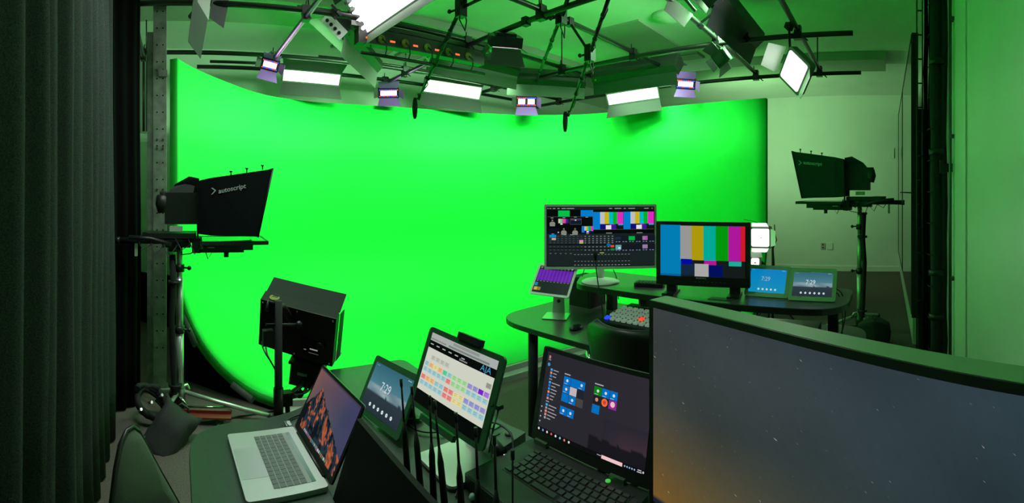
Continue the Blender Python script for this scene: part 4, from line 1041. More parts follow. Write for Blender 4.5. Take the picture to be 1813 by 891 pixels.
# lead plugged into the laptop
q = MB(); q.box((-.0 - BW / 2 + .03, BD / 2 - .16, .0), (.001, .001, .001))
p0 = WZ(513, 757, DZ + .012)
cable('short grey lead with silver plug at the far side of the silver laptop', [WZ(514, 758, DZ + .008), WZ(506, 748, DZ + .008), WZ(520, 738, DZ + .008), WZ(545, 731, DZ + .008)], .004, M_blk)
o = obj('dongle', MB().box(WZ(510, 752, DZ + .006), (.02, .035, .010)), M_alu); tag(o, 'small silver adapter plugged in beside the silver laptop', 'adapter')

# ---- generic tablet
def tablet(label, c, yaw, tilt, roll, w_, h_, im, frame, bez, thick=.008, rad=.012, backm=None, extra_label=None, name='tablet'):
    M_ = pose(c, yaw, tilt, roll); t = thing(name, label, 'tablet', matrix=M_)
    q = MB(); q.box((0, thick / 2, 0), (w_, thick, h_), bev=rad); obj('case', q, frame, t)
    q = MB(); q.box((0, thick + .001, 0), (w_ * .98, .002, h_ * .98), bev=rad); obj('back_shell', q, backm or frame, t)
    if im: im.build('screen', t, off=-.0006)
    return t
def lock_image(w_, h_, plain=False, icons=6, big=True):
    im = Img(w_, h_)
    def fn(x, y):
        if plain: return (6 + 8 * y, 126 + 14 * y, 190 - 8 * y)
        n = noise.noise(Vector((x * 3, y * 5, 3)))
        if y < .42: c = (48 + 60 * y, 98 + 60 * y, 112 + 60 * y)
        elif y < .62: c = (110 + 50 * n, 136 + 50 * n, 146 + 40 * n)
        else: c = (60 - 30 * y, 74 - 36 * y, 84 - 36 * y)
        ridge = .60 + .12 * noise.noise(Vector((x * 4, 7, 0))) + .03 * noise.noise(Vector((x * 14, 7, 0)))
        if y > ridge: c = (36 + 20 * (1 - y), 48 + 20 * (1 - y), 56 + 24 * (1 - y))
        return c
    im.grid(30, 24, fn, 0)
    im.text('7:29', .32, .50, .26 if not plain else .26, hx(150, 180, 190) if plain else hx(205, 215, 220), 2, .9)
    for k in range(icons):
        x = .22 + (k + (.5 if icons == 5 else 0)) * .115; y = .86; im.disc(x, y, .026, hx(225, 238, 238), 1); im.disc(x, y, .011, hx(110, 150, 160), 2)
    for k in range(3): im.rect(.88 + .03 * k, .035, .895 + .03 * k, .055, hx(190, 205, 205), 1)
    im.rect(.04, .04, .12, .052, hx(120, 150, 150), 1)
    return im
im = lock_image(.262, .172)
t = tablet('grey framed tablet with painted green reflection, showing 7:29, leaning between the silver laptop and the big tablet', Vector((.752, 1.499, .850)), 267, 27.8, 3.4, .305, .218, im, M_ftab2, None, .010, .014)
q = MB(); q.sheet([(-.06, .02, -.06), (.06, .02, -.06), (.06, .16, -.035), (-.06, .16, -.035)], .004); q.sheet([(-.05, .012, .06), (.05, .012, .06), (.05, .13, -.04), (-.05, .13, -.04)], .004)
obj('prop_stand', q, M_blk, t)

# ---- big tablet with the router page
S_ = 1.15
im = Img(.310, .222)
im.rect(0, 0, 1, 1, hx(4, 6, 5), 0)
im.rect(0, 0, 1, .11, hx(166, 172, 168), 1); im.rect(.36, .015, .75, .05, hx(140, 146, 142), 2); im.rect(.30, .07, .90, .095, hx(120, 128, 122), 2); im.rect(.0, .075, .26, .09, hx(120, 128, 122), 2)
im.rect(0, .11, 1, .215, hx(6, 8, 7), 1); im.rect(0, .215, 1, .82, hx(205, 208, 192), 1)
im.text('AJA', .80, .195, .115, hx(70, 150, 190), 3, 1.1)
for k in range(6): im.rect(.02 + k * .10, .150, .07 + k * .10, .165, hx(170, 175, 170), 2)
im.text('Destination', .50, .195, .035, hx(200, 205, 200), 3)
BLU, GRN, ORG, RED, YEL, LAV = (150, 198, 205), (160, 215, 150), (235, 180, 120), (232, 130, 125), (225, 215, 140), (150, 150, 205)
rows = [(.30, [None, (185, 190, 178), (185, 190, 178), (185, 190, 178), (185, 190, 178)] + [None] * 7 + [(150, 155, 145)]),
        (.41, [BLU, ORG, YEL, ORG, (90, 205, 150), BLU, GRN, GRN, GRN, LAV, LAV, (120, 40, 200), (170, 120, 220)]),
        (.49, [BLU, BLU, BLU, BLU, BLU, RED, GRN, GRN, GRN, BLU, BLU, BLU, BLU]),
        (.60, [RED, ORG, ORG, BLU, BLU, RED, RED, YEL, YEL, LAV, LAV, LAV, LAV]),
        (.68, [BLU, BLU, BLU, BLU, BLU, RED, RED, YEL, YEL, BLU, BLU, BLU, BLU])]
for (y, cs) in rows:
    for k, c in enumerate(cs):
        if c is None: continue
        x = .015 + k * .0755; im.rect(x, y, x + .066, y + .062, hx(*c), 2); im.rect(x + .012, y + .012, x + .05, y + .018, hx(*[v * .75 for v in c]), 3); im.rect(x + .012, y + .035, x + .045, y + .041, hx(*[v * .75 for v in c]), 3)
t = tablet('large tablet, dark green reflection painted into its frame, with a page of coloured buttons, on a silver stand', Vector((.794, 1.127, 1.018)), 264.6, 19.6, -2.0, .352, .254, im, M_ftab2, None, .010, .016, name='big_tablet')
q = MB(); q.box((.02, .004, .137), (.10, .022, .020), bev=.0); obj('top_clip', q, M_blk, t)
q = MB(); q.cyl((.166, -.002, 0), (.166, .0, 0), .007, 14); obj('home_button', q, M_ftab2, t)
q = MB(); q.box((-.02, .004, -.140), (.16, .016, .018)); obj('lower_clip', q, M_ftab2, t)
t = thing('tablet_stand', 'polished silver plate stand holding up the big tablet', 'stand', (.84, 1.15, DZ))
q = MB(); q.box((.0, .005, .012), (.21, .20, .008), bev=.02); obj('plate', q, M_silver, t)
q = MB(); q.box((.0, .005, .004), (.214, .204, .008), bev=.02); obj('rubber_foot', q, M_blk, t)
q = MB(); q.sheet([(.085, -.05, .015), (.085, .06, .015), (.075, .055, .12), (.075, -.045, .12)], .006); q.sheet([(.075, -.045, .12), (.075, .055, .12), (-.005, .05, .25), (-.005, -.05, .25)], .006); obj('neck', q, M_silver, t)

# ---- black sloping case with eight antennas
t = thing('antenna_case', 'low black sloping case across the near desk, bristling with antennas', 'case', (.50, .85, DZ))
A_ = [Vector((.43, 1.19, DZ)), Vector((.503, 1.19, .950)), Vector((.518, 1.19, .950)), Vector((.60, 1.19, .80)), Vector((.60, 1.19, DZ))]
q = MB(); q.hull2(A_, [Vector((a.x, .42, a.z)) for a in A_]); obj('shell', q, mat('case_black', (.004, .005, .004), .7, spec=.2), t, world=True)
p = W(699, 878, .98); q = MB(); q.ball((.452, .83, .815), .004, 8, 6); obj('red_indicator', q, M_red, t, world=True)
ants = [((710, 671), (722, 845)), ((729, 684), (744, 858)), ((760.5, 701), (768, 891)), ((769, 709), (788, 900)), ((807, 731), (817, 900)), ((842, 757), (848, 910)), ((875, 770), (880, 925))]
tips = ['tallest black antenna at the left end of the row, before the small tablet', 'second black antenna from the left, at the edge of the small tablet', 'black antenna third in the row, left of the close pair',
        'black antenna fourth in the row, leaning, before the silver stand', 'black antenna in front of the middle of the big tablet page', 'black antenna at the lower right corner of the big tablet', 'black antenna beside the keyboard of the black laptop, rightmost thick one']
for k, ((a, b), (c, d)) in enumerate(ants):
    xx = .585 + .004 * k
    d1 = xx / math.sin(AZ(a)); tp = W(a, b, d1); d2 = (.578 + .004 * k) / math.sin(AZ(c)); bt = W(c, d, d2)
    if bt.z > .80: bt = tp.lerp(bt, (tp.z - .80) / (tp.z - bt.z))
    else: bt = tp.lerp(bt, (tp.z - .80) / (tp.z - bt.z))
    t = thing('antenna', tips[k], 'antenna', bt, 0, 'black antennas on the case')
    q = MB(); m0 = tp.lerp(bt, .36); m1 = tp.lerp(bt, .46)
    q.tube([tp, tp.lerp(bt, .06), tp.lerp(bt, .07)], [.0042, .0042, .0028], 10); obj('tip', q, M_blk, t, world=True)
    q = MB(); q.tube([tp.lerp(bt, .07), m0], [.0028, .0032], 8); obj('whip', q, M_blk, t, world=True)
    q = MB(); q.tube([m0, m1, bt], [.0034, .0078, .0092], 10); obj('sleeve', q, M_blkm, t, world=True)
tp = W(907.6, 801, 1.02); t = thing('slim_rod', 'thin upright black rod with a small tip, over the corner of the black laptop keyboard', 'rod', (tp.x - .0, tp.y, DZ + .045))
q = MB(); q.cyl((tp.x, tp.y, DZ + .045), tp, .0022, 8); obj('rod', q, M_blk, t, world=True); q = MB(); q.cyl(tp - Vector((0, 0, .016)), tp + Vector((0, 0, .006)), .005, 10); obj('tip', q, M_blk, t, world=True)

# ---- converter box with leads between tablet and black laptop
p = WZ(893, 774, DZ + .03)
t = thing('converter_box', 'small grey-green interface box with a round dial behind the black laptop', 'box', (1.0, 1.17, DZ), R(8))
q = MB(); q.box((0, 0, .019), (.14, .15, .038), bev=.0); obj('casing', q, mat('box_grey', (.09, .11, .10), .4), t)
q = MB(); q.box((-.02, 0.01, .040), (.05, .05, .003)); obj('touch_area', q, M_bez, t)
q = MB(); q.lathe((.02, -.04, .038), [(.012, 0), (.012, .006), (.001, .007)], 14); obj('dial', q, M_keyg, t)
q = MB(); q.box((.03, .03, .041), (.04, .03, .004)); obj('marking', q, mat('mark_green', (.1, .3, .12), .5), t)
cable('black lead looping over the interface box from the big tablet', [W(884, 716, 1.33), W(880, 735, 1.30), W(872, 765, 1.25), WZ(866, 800, DZ + .03), WZ(872, 830, DZ + .008), WZ(890, 828, DZ + .008)], .003)
cable('black lead curling from the tablet plug down onto the desk', [WZ(868, 748, DZ + .07), WZ(885, 752, DZ + .07), WZ(905, 770, DZ + .06), WZ(908, 800, DZ + .03), WZ(893, 828, DZ + .01), WZ(878, 818, DZ + .008), WZ(862, 800, DZ + .008)], .0035)
cable('thin grey lead crossing the desk in front of the silver plate stand', [WZ(838, 812, DZ + .006), WZ(826, 836, DZ + .006), WZ(815, 855, DZ + .006), WZ(806, 880, DZ + .006)], .002, M_rail)
cable('black lead running from the small tablet across to the big tablet', [WZ(722, 752, DZ + .008), WZ(738, 762, DZ + .008), WZ(760, 766, DZ + .008), WZ(790, 764, DZ + .012)], .003)
o = obj('plug', MB().box(W(881, 719, 1.32), (.02, .03, .012)), M_blk); tag(o, 'black angled plug in the right edge of the big tablet', 'plug')
t = thing('connector_plug', 'chunky black connector lying beside the interface box', 'connector', (WZ(885, 800, DZ + .03)))
q = MB(); q.tube([WZ(872, 780, DZ + .05), WZ(890, 806, DZ + .035)], [.014, .018], 10); obj('body', q, M_blk, t, world=True); q = MB(); q.cyl(WZ(890, 806, DZ + .035), WZ(897, 812, DZ + .03), .010, 10); obj('sleeve', q, M_chrome, t, world=True)
o = obj('clear_plug', MB().lathe(tuple(WZ(836, 884, DZ + .004)), [(.008, 0), (.010, .006), (.006, .014), (.001, .015)], 10), mat('clear_plastic', (.3, .5, .45), .2)); tag(o, 'small clear connector cap on the desk near the bottom edge', 'cap')

# ---- black laptop
cx0, cy0 = .925, .836
Mb = pose(Vector((cx0, cy0, DZ)), 269.5, 0, 0)
bl = thing('black_laptop', 'open black laptop showing a start menu of blue tiles', 'laptop', matrix=Mb)
BW, BD = .448, .285
q = MB(); q.box((0, 0, .023), (BW, BD, .034), bev=.012); obj('base', q, M_bezd, bl)
for (x, y) in ((-.2, -.12), (.2, -.12), (-.2, .12), (.2, .12)):
    q = MB(); q.cyl((x, y, 0), (x, y, .006), .01, 8); obj('foot', q, M_blk, bl)
q = MB(); q.box((0, -.02, .0405), (BW - .02, .235, .002), bev=.008); obj('palm_rest', q, mat('palm_rest_m', (.030, .032, .030), .5), bl)
q = MB(); q.box((.014, .032, .0418), (.360, .150, .001)); kbo = obj('keyboard', q, M_blk, bl)
key = None
for r in range(6):
    ncol = 15; pitch = .0205 if r else .0205; kd = .0172 if r else .011
    for c in range(14):
        if r == 5 and c in (4, 5, 6, 7): 
            if c != 4: continue
        y = .092 - (0 if r == 0 else .018 + (r - 1) * .0242 + .0035)
        x = -.150 + c * .0252 + (0, 0, .006, .010, .002, 0)[r]
        M1 = Matrix.Translation((x + (.037 if (r == 5 and c == 4) else 0), y, .0438)) @ Matrix.Diagonal((1.22 if not (r == 5 and c == 4) else 5.4, 1.17 * kd / .0172, 1, 1))
        if key is None:
            q = MB(); q.hull2([(-.0088, -.0088, -.002), (.0088, -.0088, -.002), (.0088, .0088, -.002), (-.0088, .0088, -.002)], [(-.0075, -.0075, .0022), (.0075, -.0075, .0022), (.0075, .0078, .0022), (-.0075, .0078, .0022)]); key = obj('key', q, mat('key_black_sheen', (.045, .050, .046), .32), kbo); key.matrix_basis = M1
        else: copyobj(key, 'key', kbo, M1)
q = MB(); q.lathe((-.085, .0345, .044), [(.004, 0), (.004, .004), (.001, .005)], 10); obj('pointing_stub', q, mat('stub_red', (.25, .03, .02), .7), kbo)
q = MB(); q.lathe((.10, .118, .0415), [(.008, 0), (.008, .002), (.005, .0025)], 14); o = obj('power_button', q, mat('power_green', (.05, .3, .05), .4, emit=(.1, .8, .1), es=.5), bl)
tl = R(13)
LM = Matrix.Translation((0, BD / 2 - .006, .044)) @ Matrix.Rotation(-tl, 4, 'X')
LH = .293
qq = MB().box((0, .008, LH / 2 + .004), (BW, .014, LH), bev=.008); q = MB(); q.add([LM @ v for v in qq.v], qq.f); obj('lid', q, M_bezd, bl)
for x in (-.175, .12):
    q = MB(); q.box((x, BD / 2 - .004, .046), (.05, .02, .014)); obj('hinge', q, mat('hinge_green_grey', (.10, .16, .10), .35, .6), bl)
SWd, SHt = .406, .250
im = Img(SWd, SHt)
def dusk(x, y):
    c = (38 + 8 * x, 37 + 4 * x, 44 + 6 * x)
    n = .80 + .05 * noise.noise(Vector((x * 8, 1, 0)))
    if x > .62 and y > .55: k = (y - .55) * 1.6 * min(1, (x - .62) * 5); c = (38 + 60 * k, 37 + 20 * k, 46 + 22 * k)
    if y > n and x > .5: c = (24, 22, 28)
    return c
im.grid(60, 40, dusk, 0)
B_ = hx(0, 110, 190)
def px2(X, Y):   # pixels of the zoomed study crop -> screen coordinates (bilinear inverse done offline as a simple quad fit)
    return X, Y
def tile(x, y, w_, h_, c, l=1): im.rect(x, y, x + w_, y + h_, c, l)
TW, TH = .068, .098
gx, gy = .205, .235
def T(gx, gy, cx_, cy_, w_=1, h_=1, c=B_): tile(gx + cx_ * (TW + .004), gy + cy_ * (TH + .006), w_ * TW + (w_ - 1) * .004, h_ * TH, c)
T(gx, gy, 0, 0); T(gx, gy, 1, 0, 2); T(gx, gy, 0, 1); T(gx, gy, 1, 1, c=hx(190, 180, 185)); T(gx, gy, 2, 1, c=hx(30, 34, 44)); T(gx, gy, 0, 2); T(gx, gy, 1, 2); T(gx, gy, 2, 2, c=hx(70, 66, 62)); T(gx, gy, 0, 3.5); T(gx, gy, 1, 3.5)
gx2 = .505
T(gx2, gy, 0, 0, c=hx(16, 124, 16)); T(gx2, gy, 1, 0); T(gx2, gy, 2, 0); T(gx2, gy, 0, 1, c=hx(30, 30, 34)); T(gx2, gy, 1, 1, c=hx(30, 30, 34)); T(gx2, gy, 2, 1, c=hx(140, 40, 150)); T(gx2, gy, 0, 2)
im.disc(gx2 + 1.5 * TW + .004, gy + 1.5 * TH + .006, .028, hx(235, 110, 50), 2); im.disc(gx2 + 1.5 * TW + .004, gy + 1.48 * TH + .006, .014, hx(200, 60, 60), 3); im.disc(gx2 + .5 * TW, gy + 1.5 * TH, .014, hx(200, 140, 120), 2)
im.disc(gx2 + 2.5 * TW + .008, gy + 1.5 * TH, .02, hx(235, 190, 190), 2)
for (a, b, g) in ((0, 0, gx2), (1, 0, gx2), (2, 0, gx2), (0, 0, gx), (2.0, 0, gx), (0, 1, gx), (1, 2, gx), (0, 3.5, gx), (1, 3.5, gx)):
    im.disc(g + (a + .5) * (TW + .004), gy + (b + .45) * (TH + .006), .011, hx(200, 220, 235), 2)
    im.rect(g + a * (TW + .004) + .008, gy + (b + .80) * (TH + .006), g + a * (TW + .004) + .04, gy + (b + .85) * (TH + .006), hx(170, 200, 225), 2)
im.rect(gx, gy - .035, gx + .06, gy - .022, hx(170, 170, 175), 1); im.rect(gx2, gy - .035, gx2 + .08, gy - .022, hx(170, 170, 175), 1)
rnd = random.Random(8)
for k in range(16):
    y = .20 + k * .040
    if k in (3, 10): im.rect(.052, y + .008, .085, y + .02, hx(150, 150, 160), 1); continue
    im.rect(.055, y, .076, y + .028, hx(*rnd.choice([(40, 140, 215), (60, 170, 230), (150, 150, 160), (215, 140, 130), (40, 120, 200)])), 1); im.rect(.086, y + .008, .086 + rnd.uniform(.03, .10), y + .019, hx(160, 160, 165), 1)
im.rect(.02, .045, .04, .085, hx(190, 120, 110), 1); im.disc(.03, .16, .014, hx(60, 150, 200), 1)
im.rect(.018, .095, .045, .105, hx(150, 150, 150), 1)
for k in range(4): im.disc(.018, .70 + k * .06, .006, hx(190, 190, 195), 1)
im.rect(0, .945, 1, 1, hx(12, 12, 16), 1)
for k, c in enumerate([(230, 225, 225), (110, 150, 210), (220, 210, 200), (215, 90, 90), (225, 225, 225), (120, 190, 215), (225, 120, 110), (230, 200, 190)]): im.disc(.02 + k * .045, .972, .009, hx(*c), 2)
im.rect(.64, .952, .82, .990, hx(235, 195, 200), 2); im.rect(.60, .962, .635, .970, hx(170, 170, 170), 2)
for k in range(5): im.disc(.84 + k * .02, .972, .006, hx(150, 180, 215), 2)
im.rect(.945, .955, .975, .965, hx(190, 190, 190), 2); im.rect(.94, .975, .978, .985, hx(190, 190, 190), 2); im.disc(.99, .97, .007, hx(200, 200, 200), 2)
so = im.build('screen', bl); so.matrix_basis = LM @ Matrix.Translation((0, .0004, LH / 2 + .012))

# ---- curved ultrawide monitor at the right
def circ(P, Q, S):
    ax, ay, bx, by, cx_, cy_ = P[0], P[1], Q[0], Q[1], S[0], S[1]
    d = 2 * (ax * (by - cy_) + bx * (cy_ - ay) + cx_ * (ay - by))
    return Vector((((ax * ax + ay * ay) * (by - cy_) + (bx * bx + by * by) * (cy_ - ay) + (cx_ * cx_ + cy_ * cy_) * (ay - by)) / d, ((ax * ax + ay * ay) * (cx_ - bx) + (bx * bx + by * by) * (ax - cx_) + (cx_ * cx_ + cy_ * cy_) * (bx - ax)) / d))
F0 = W(1150, 531, .817); F1 = W(1469, 610, .578); F2 = W(1813, 680, .459)
ZM = 1.405; HM = .372
C0 = circ(F0, F1, F2); RR = (Vector(F0[:2]) - C0).length
a0 = math.atan2(F0.y - C0.y, F0.x - C0.x); a2 = math.atan2(F2.y - C0.y, F2.x - C0.x)
while a2 - a0 > PI: a2 -= 2 * PI
while a2 - a0 < -PI: a2 += 2 * PI
sgn = 1 if a2 > a0 else -1
LT = .83; a3 = a0 + sgn * LT / RR
am = (a0 + a3) / 2; cen = C0 + Vector((math.cos(am), math.sin(am))) * RR
mon = thing('curved_monitor', 'huge curved widescreen monitor with a starry sky, filling the lower right', 'monitor', (cen.x + .14, cen.y, DZ))
def arcsheet(r0, r1, u0, u1, z0, z1, n=32):
    q = MB(); A = []
    for i in range(n + 1):
        a = a0 + (a3 - a0) * (u0 + (u1 - u0) * i / n); c, s = math.cos(a), math.sin(a)
        A += [(C0.x + r0 * c, C0.y + r0 * s, z0), (C0.x + r0 * c, C0.y + r0 * s, z1), (C0.x + r1 * c, C0.y + r1 * s, z1), (C0.x + r1 * c, C0.y + r1 * s, z0)]
    f = [(3, 2, 1, 0), (4 * n, 4 * n + 1, 4 * n + 2, 4 * n + 3)]
    for i in range(n):
        for k in range(4): f.append((4 * i + k, 4 * i + (k + 1) % 4, 4 * i + 4 + (k + 1) % 4, 4 * i + 4 + k))
    q.add(A, f); return q
q = arcsheet(RR + .002, RR + .044, 0, 1, ZM - HM, ZM); obj('shell', q, mat('monitor_shell_green_lit', (.20, .40, .20), .5), mon, world=True)  # green light on the grey shell put into its colour
q = arcsheet(RR - .001, RR + .0018, 0, 1, ZM - HM, ZM - .0005); obj('bezel', q, M_bezd, mon, world=True)
# starry picture on the arc
me_v = []; me_f = []; me_c = []
def sp(u, v, l):
    a = a0 + (a3 - a0) * (.013 + .974 * u); r = RR - .0014 - .0002 * l; z = ZM - .012 - v * (HM - .026)
    return (C0.x + r * math.cos(a), C0.y + r * math.sin(a), z)
def skyc(x, y):
    n = noise.noise(Vector((x * 5, y * 3, 2))) * 8 + noise.noise(Vector((x * 300, y * 200, 2))) * 3
    c = [58 - 12 * x + n, 62 - 6 * x + n, 64 + 2 * x - 8 * y + n]
    k = max(0, y - .45) * max(0, 1 - x * 1.5) * 1.9
    c[0] += 62 * k; c[1] += 26 * k; c[2] -= 16 * k
    if y > .97 - .1 * abs(x - .02) and x < .12: c = [26, 30, 46]
    c[0] = c[0] * (.82 + .18 * (1 - x)); return [max(6, v) for v in c]
NX, NY = 120, 50
inv = WM[mon.name].inverted()
for j in range(NY + 1):
    for i in range(NX + 1): me_v.append(inv @ Vector(sp(i / NX, j / NY, 0)))
for j in range(NY):
    for i in range(NX):
        qd = [(i, j), (i, j + 1), (i + 1, j + 1), (i + 1, j)]; me_f.append(tuple(a + b * (NX + 1) for a, b in qd)); me_c.append([hx(*skyc(a / NX, b / NY)) for a, b in qd])
rnd = random.Random(12)
for k in range(170):
    u, v = rnd.random() ** 1.1, rnd.random(); big = rnd.random() < .15; L_ = rnd.uniform(.0012, .0026) * (1.8 if big else 1); w_ = .0013 * (1.4 if big else 1) * .8
    br = rnd.uniform(80, 130) + (60 if big else 0); c = hx(br * 1.0, br * .97, br * (.95 if rnd.random() < .8 else .6)); b = len(me_v)
    for (du, dv) in ((-L_, -w_ * 1.6), (-L_ * .3, w_ * 1.6), (L_, w_ * 4.2), (L_ * .4, w_)): me_v.append(inv @ Vector(sp(u + du, v + dv, 1)))
    me_f.append((b, b + 1, b + 2, b + 3)); me_c.append([c] * 4)
me = bpy.data.meshes.new('screen'); me.from_pydata([tuple(v) for v in me_v], [], me_f); me.materials.append(M_screenm)
ca = me.color_attributes.new('Col', 'FLOAT_COLOR', 'CORNER'); ca.data.foreach_set('color', [x for c in me_c for q_ in c for x in (*q_, 1.0)])
so = bpy.data.objects.new('screen', me); so.parent = mon; COL.objects.link(so)
od = Vector((math.cos(am), math.sin(am), 0)); cc = Vector((cen.x, cen.y, 0))
q = MB(); q.tube([cc + od * .055 + Vector((0, 0, ZM - .2)), cc + od * .12 + Vector((0, 0, ZM - .22)), cc + od * .14 + Vector((0, 0, DZ + .02))], [.03, .03, .035], 12); obj('neck', q, M_blkmetal, mon, world=True)
q = MB(); q.lathe((cc.x + od.x * .12, cc.y + od.y * .12, DZ), [(.15, 0), (.15, .012), (.03, .03)], 28); obj('foot', q, M_blkmetal, mon, world=True)

# ---- chair at the left of the near desk
t = thing('office_chair', 'olive green mesh back of an office chair at the lower left corner', 'chair', (-.20, 1.15, 0))
def shield(pts2, c, ux, uz, bulge, n, th, m, name, parent, rows=10):
    pass
pk = W(236, 757, 1.30); rl = W(330, 905, 1.36); ll = W(196, 905, 1.12)
bot = (rl + ll) / 2
def chair_back():
    # outline in the picture order: left side up to the rounded peak and down the right side
    out = [W(194, 1010, 1.10), W(197, 900, 1.13), W(205, 830, 1.18), W(214, 785, 1.22), W(224, 763, 1.25), W(235, 756, 1.27), W(246, 764, 1.285), W(262, 795, 1.30), W(284, 836, 1.325), W(312, 885, 1.345), W(345, 950, 1.36), W(360, 1010, 1.36)]
    c = sum(out, Vector()) / len(out); n = (out[0] - c).cross(out[-4] - c).normalized()
    q = MB(); rings = []
    vw = Vector((0, 0, EYE)) - c
    if n.dot(vw) < 0: n = -n
    V = []; N = len(out)
    for k in range(6):
        s = 1 - k / 5.2; V += [c + (p - c) * s + n * .05 * (1 - s * s) for p in out]
    F = [(k * N + i, k * N + (i + 1) % N, (k + 1) * N + (i + 1) % N, (k + 1) * N + i) for k in range(5) for i in range(N)]
    F.append([5 * N + i for i in range(N)]); q.add(V, F, True)
    o = obj('backrest', q, M_chairg, t, world=True); sd = o.modifiers.new('s', 'SOLIDIFY'); sd.thickness = .02
    q = MB(); q.tube(out, .006, 8); obj('back_frame', q, M_chairb, t, world=True)
    q = MB(); b = Vector((-.17, 1.05, .45)); q.box(b, (.46, .46, .07), bev=.08); obj('seat', q, M_chairg, t, world=True)
    q = MB(); q.cyl((-.2, 1.1, .08), (-.2, 1.1, .43), .03, 12); obj('gas_column', q, M_chairb, t, world=True)
    q = MB(); q.tube([(-.2, 1.1, .42), (-.26, 1.08, .46), c - n * .05], .015, 8); obj('back_strut', q, M_chairb, t, world=True)
    for k in range(5):
        a = 2 * PI * k / 5; q = MB(); q.tube([(-.2, 1.1, .10), (-.2 + .2 * math.cos(a), 1.1 + .2 * math.sin(a), .06)], .018, 8); q.ball((-.2 + .2 * math.cos(a), 1.1 + .2 * math.sin(a), .03), .03, 8, 6); obj('base_leg', q, M_chairb, t, world=True)
chair_back()

# ================================================================== FAR DESK
FZ = .735
fd = thing('control_desk', 'dark two-tier control desk with rounded ends, at the edge of the green screen', 'desk', (2.5, 1.2, 0))
poly = [(2.02, .12), (2.92, .12), (2.92, 2.40), (2.02, 2.40)]
q = MB(); q.prism(rpoly(poly, [.2, .2, .12, .28], 8), FZ - .004, FZ); obj('lower_worktop', q, M_deskd, fd, world=True)
q = MB(); q.prism(rpoly([(x + (.002 if x > 2.5 else -.002), y + (.002 if y > 1 else -.002)) for x, y in poly], [.2, .2, .12, .28], 8), FZ - .032, FZ - .004); obj('lower_edge_band', q, M_edge, fd, world=True)
SZ = 1.0
poly = [(2.28, .20), (2.80, .20), (2.80, 2.03), (2.54, 2.03), (2.28, 1.87)]
q = MB(); q.prism(rpoly(poly, [.22, .1, .08, .06, .08], 8), SZ - .004, SZ); obj('upper_shelf', q, M_deskd, fd, world=True)
q = MB(); q.prism(rpoly([(x + (.002 if x > 2.5 else -.002), y) for x, y in poly], [.22, .1, .08, .06, .08], 8), SZ - .035, SZ - .004); obj('upper_edge_band', q, M_edge, fd, world=True)
for y in (1.90, 1.62, .95, .32):
    q = MB(); q.box((2.74, y, (FZ + SZ - .035) / 2), (.06, .06, SZ - .035 - FZ)); obj('shelf_support', q, M_blkm, fd, world=True)
for (x, y) in ((2.10, 2.08), (2.78, 2.1), (2.10, 1.52), (2.8, .35), (2.12, .4)):
    q = MB(); q.cyl((x, y, 0), (x, y, FZ - .03), .032, 14); obj('leg', q, M_blkm, fd, world=True)
q = MB(); q.box((2.60, .28, .36), (.36, .03, .68)); obj('end_panel', q, M_blkm, fd, world=True)

# ---- white framed monitor
wm = thing('white_monitor', 'white framed monitor full of small video windows, on a round white foot', 'monitor', matrix=pose(Vector((2.39, 1.745, SZ)), 230, 0, 0))
mw, mh, zc = .742, .425, .306
q = MB(); q.box((0, .012, zc), (mw, .022, mh), bev=.010); obj('frame', q, M_white, wm)
q = MB(); q.box((0, .035, zc), (mw * .7, .03, mh * .7)); obj('back_shell', q, M_white, wm)
q = MB(); q.box((0, .0006, zc + .002), (mw - .030, .002, mh - .034)); obj('bezel', q, M_bezd, wm)
q = MB(); q.tube([(0, .05, zc - .1), (0, .075, zc - .16), (0, .07, .03)], [.028, .024, .03], 12); obj('neck', q, M_white, wm)
q = MB(); q.lathe((0, .05, 0), [(.125, 0), (.128, .006), (.11, .014), (.03, .024), (.02, .03)], 36); obj('foot', q, M_white, wm)
q = MB(); q.tube(catmull3([(-.05, .08, zc - .15), (-.09, .12, zc - .2), (-.12, .14, .02)], 4), .003, 6); obj('lead', q, M_blk, wm)
im = Img(mw - .036, mh - .042)
X = lambda v: (v - 65) / 1275.0
Y = lambda v: (v - 95) / 680.0
def rr(x0, y0, x1, y1, c, l=1): im.rect(X(x0), Y(y0), X(x1), Y(y1), hx(*c), l)
im.rect(0, 0, 1, 1, hx(22, 30, 31), 0)
rr(65, 95, 1340, 400, (4, 7, 7)); rr(65, 95, 1340, 124, (24, 30, 30), 2)
for k, (a, b) in enumerate([(70, 84), (98, 116), (135, 165), (190, 215), (238, 290), (298, 388), (800, 835), (866, 945), (975, 1000), (1030, 1110), (1220, 1275), (1312, 1322)]): rr(a, 105, b, 113, (150, 158, 155), 3)
rr(198, 132, 334, 202, (0, 190, 75), 3); rr(464, 128, 606, 200, (0, 124, 205), 3); rr(75, 203, 606, 207, (70, 78, 78), 2)
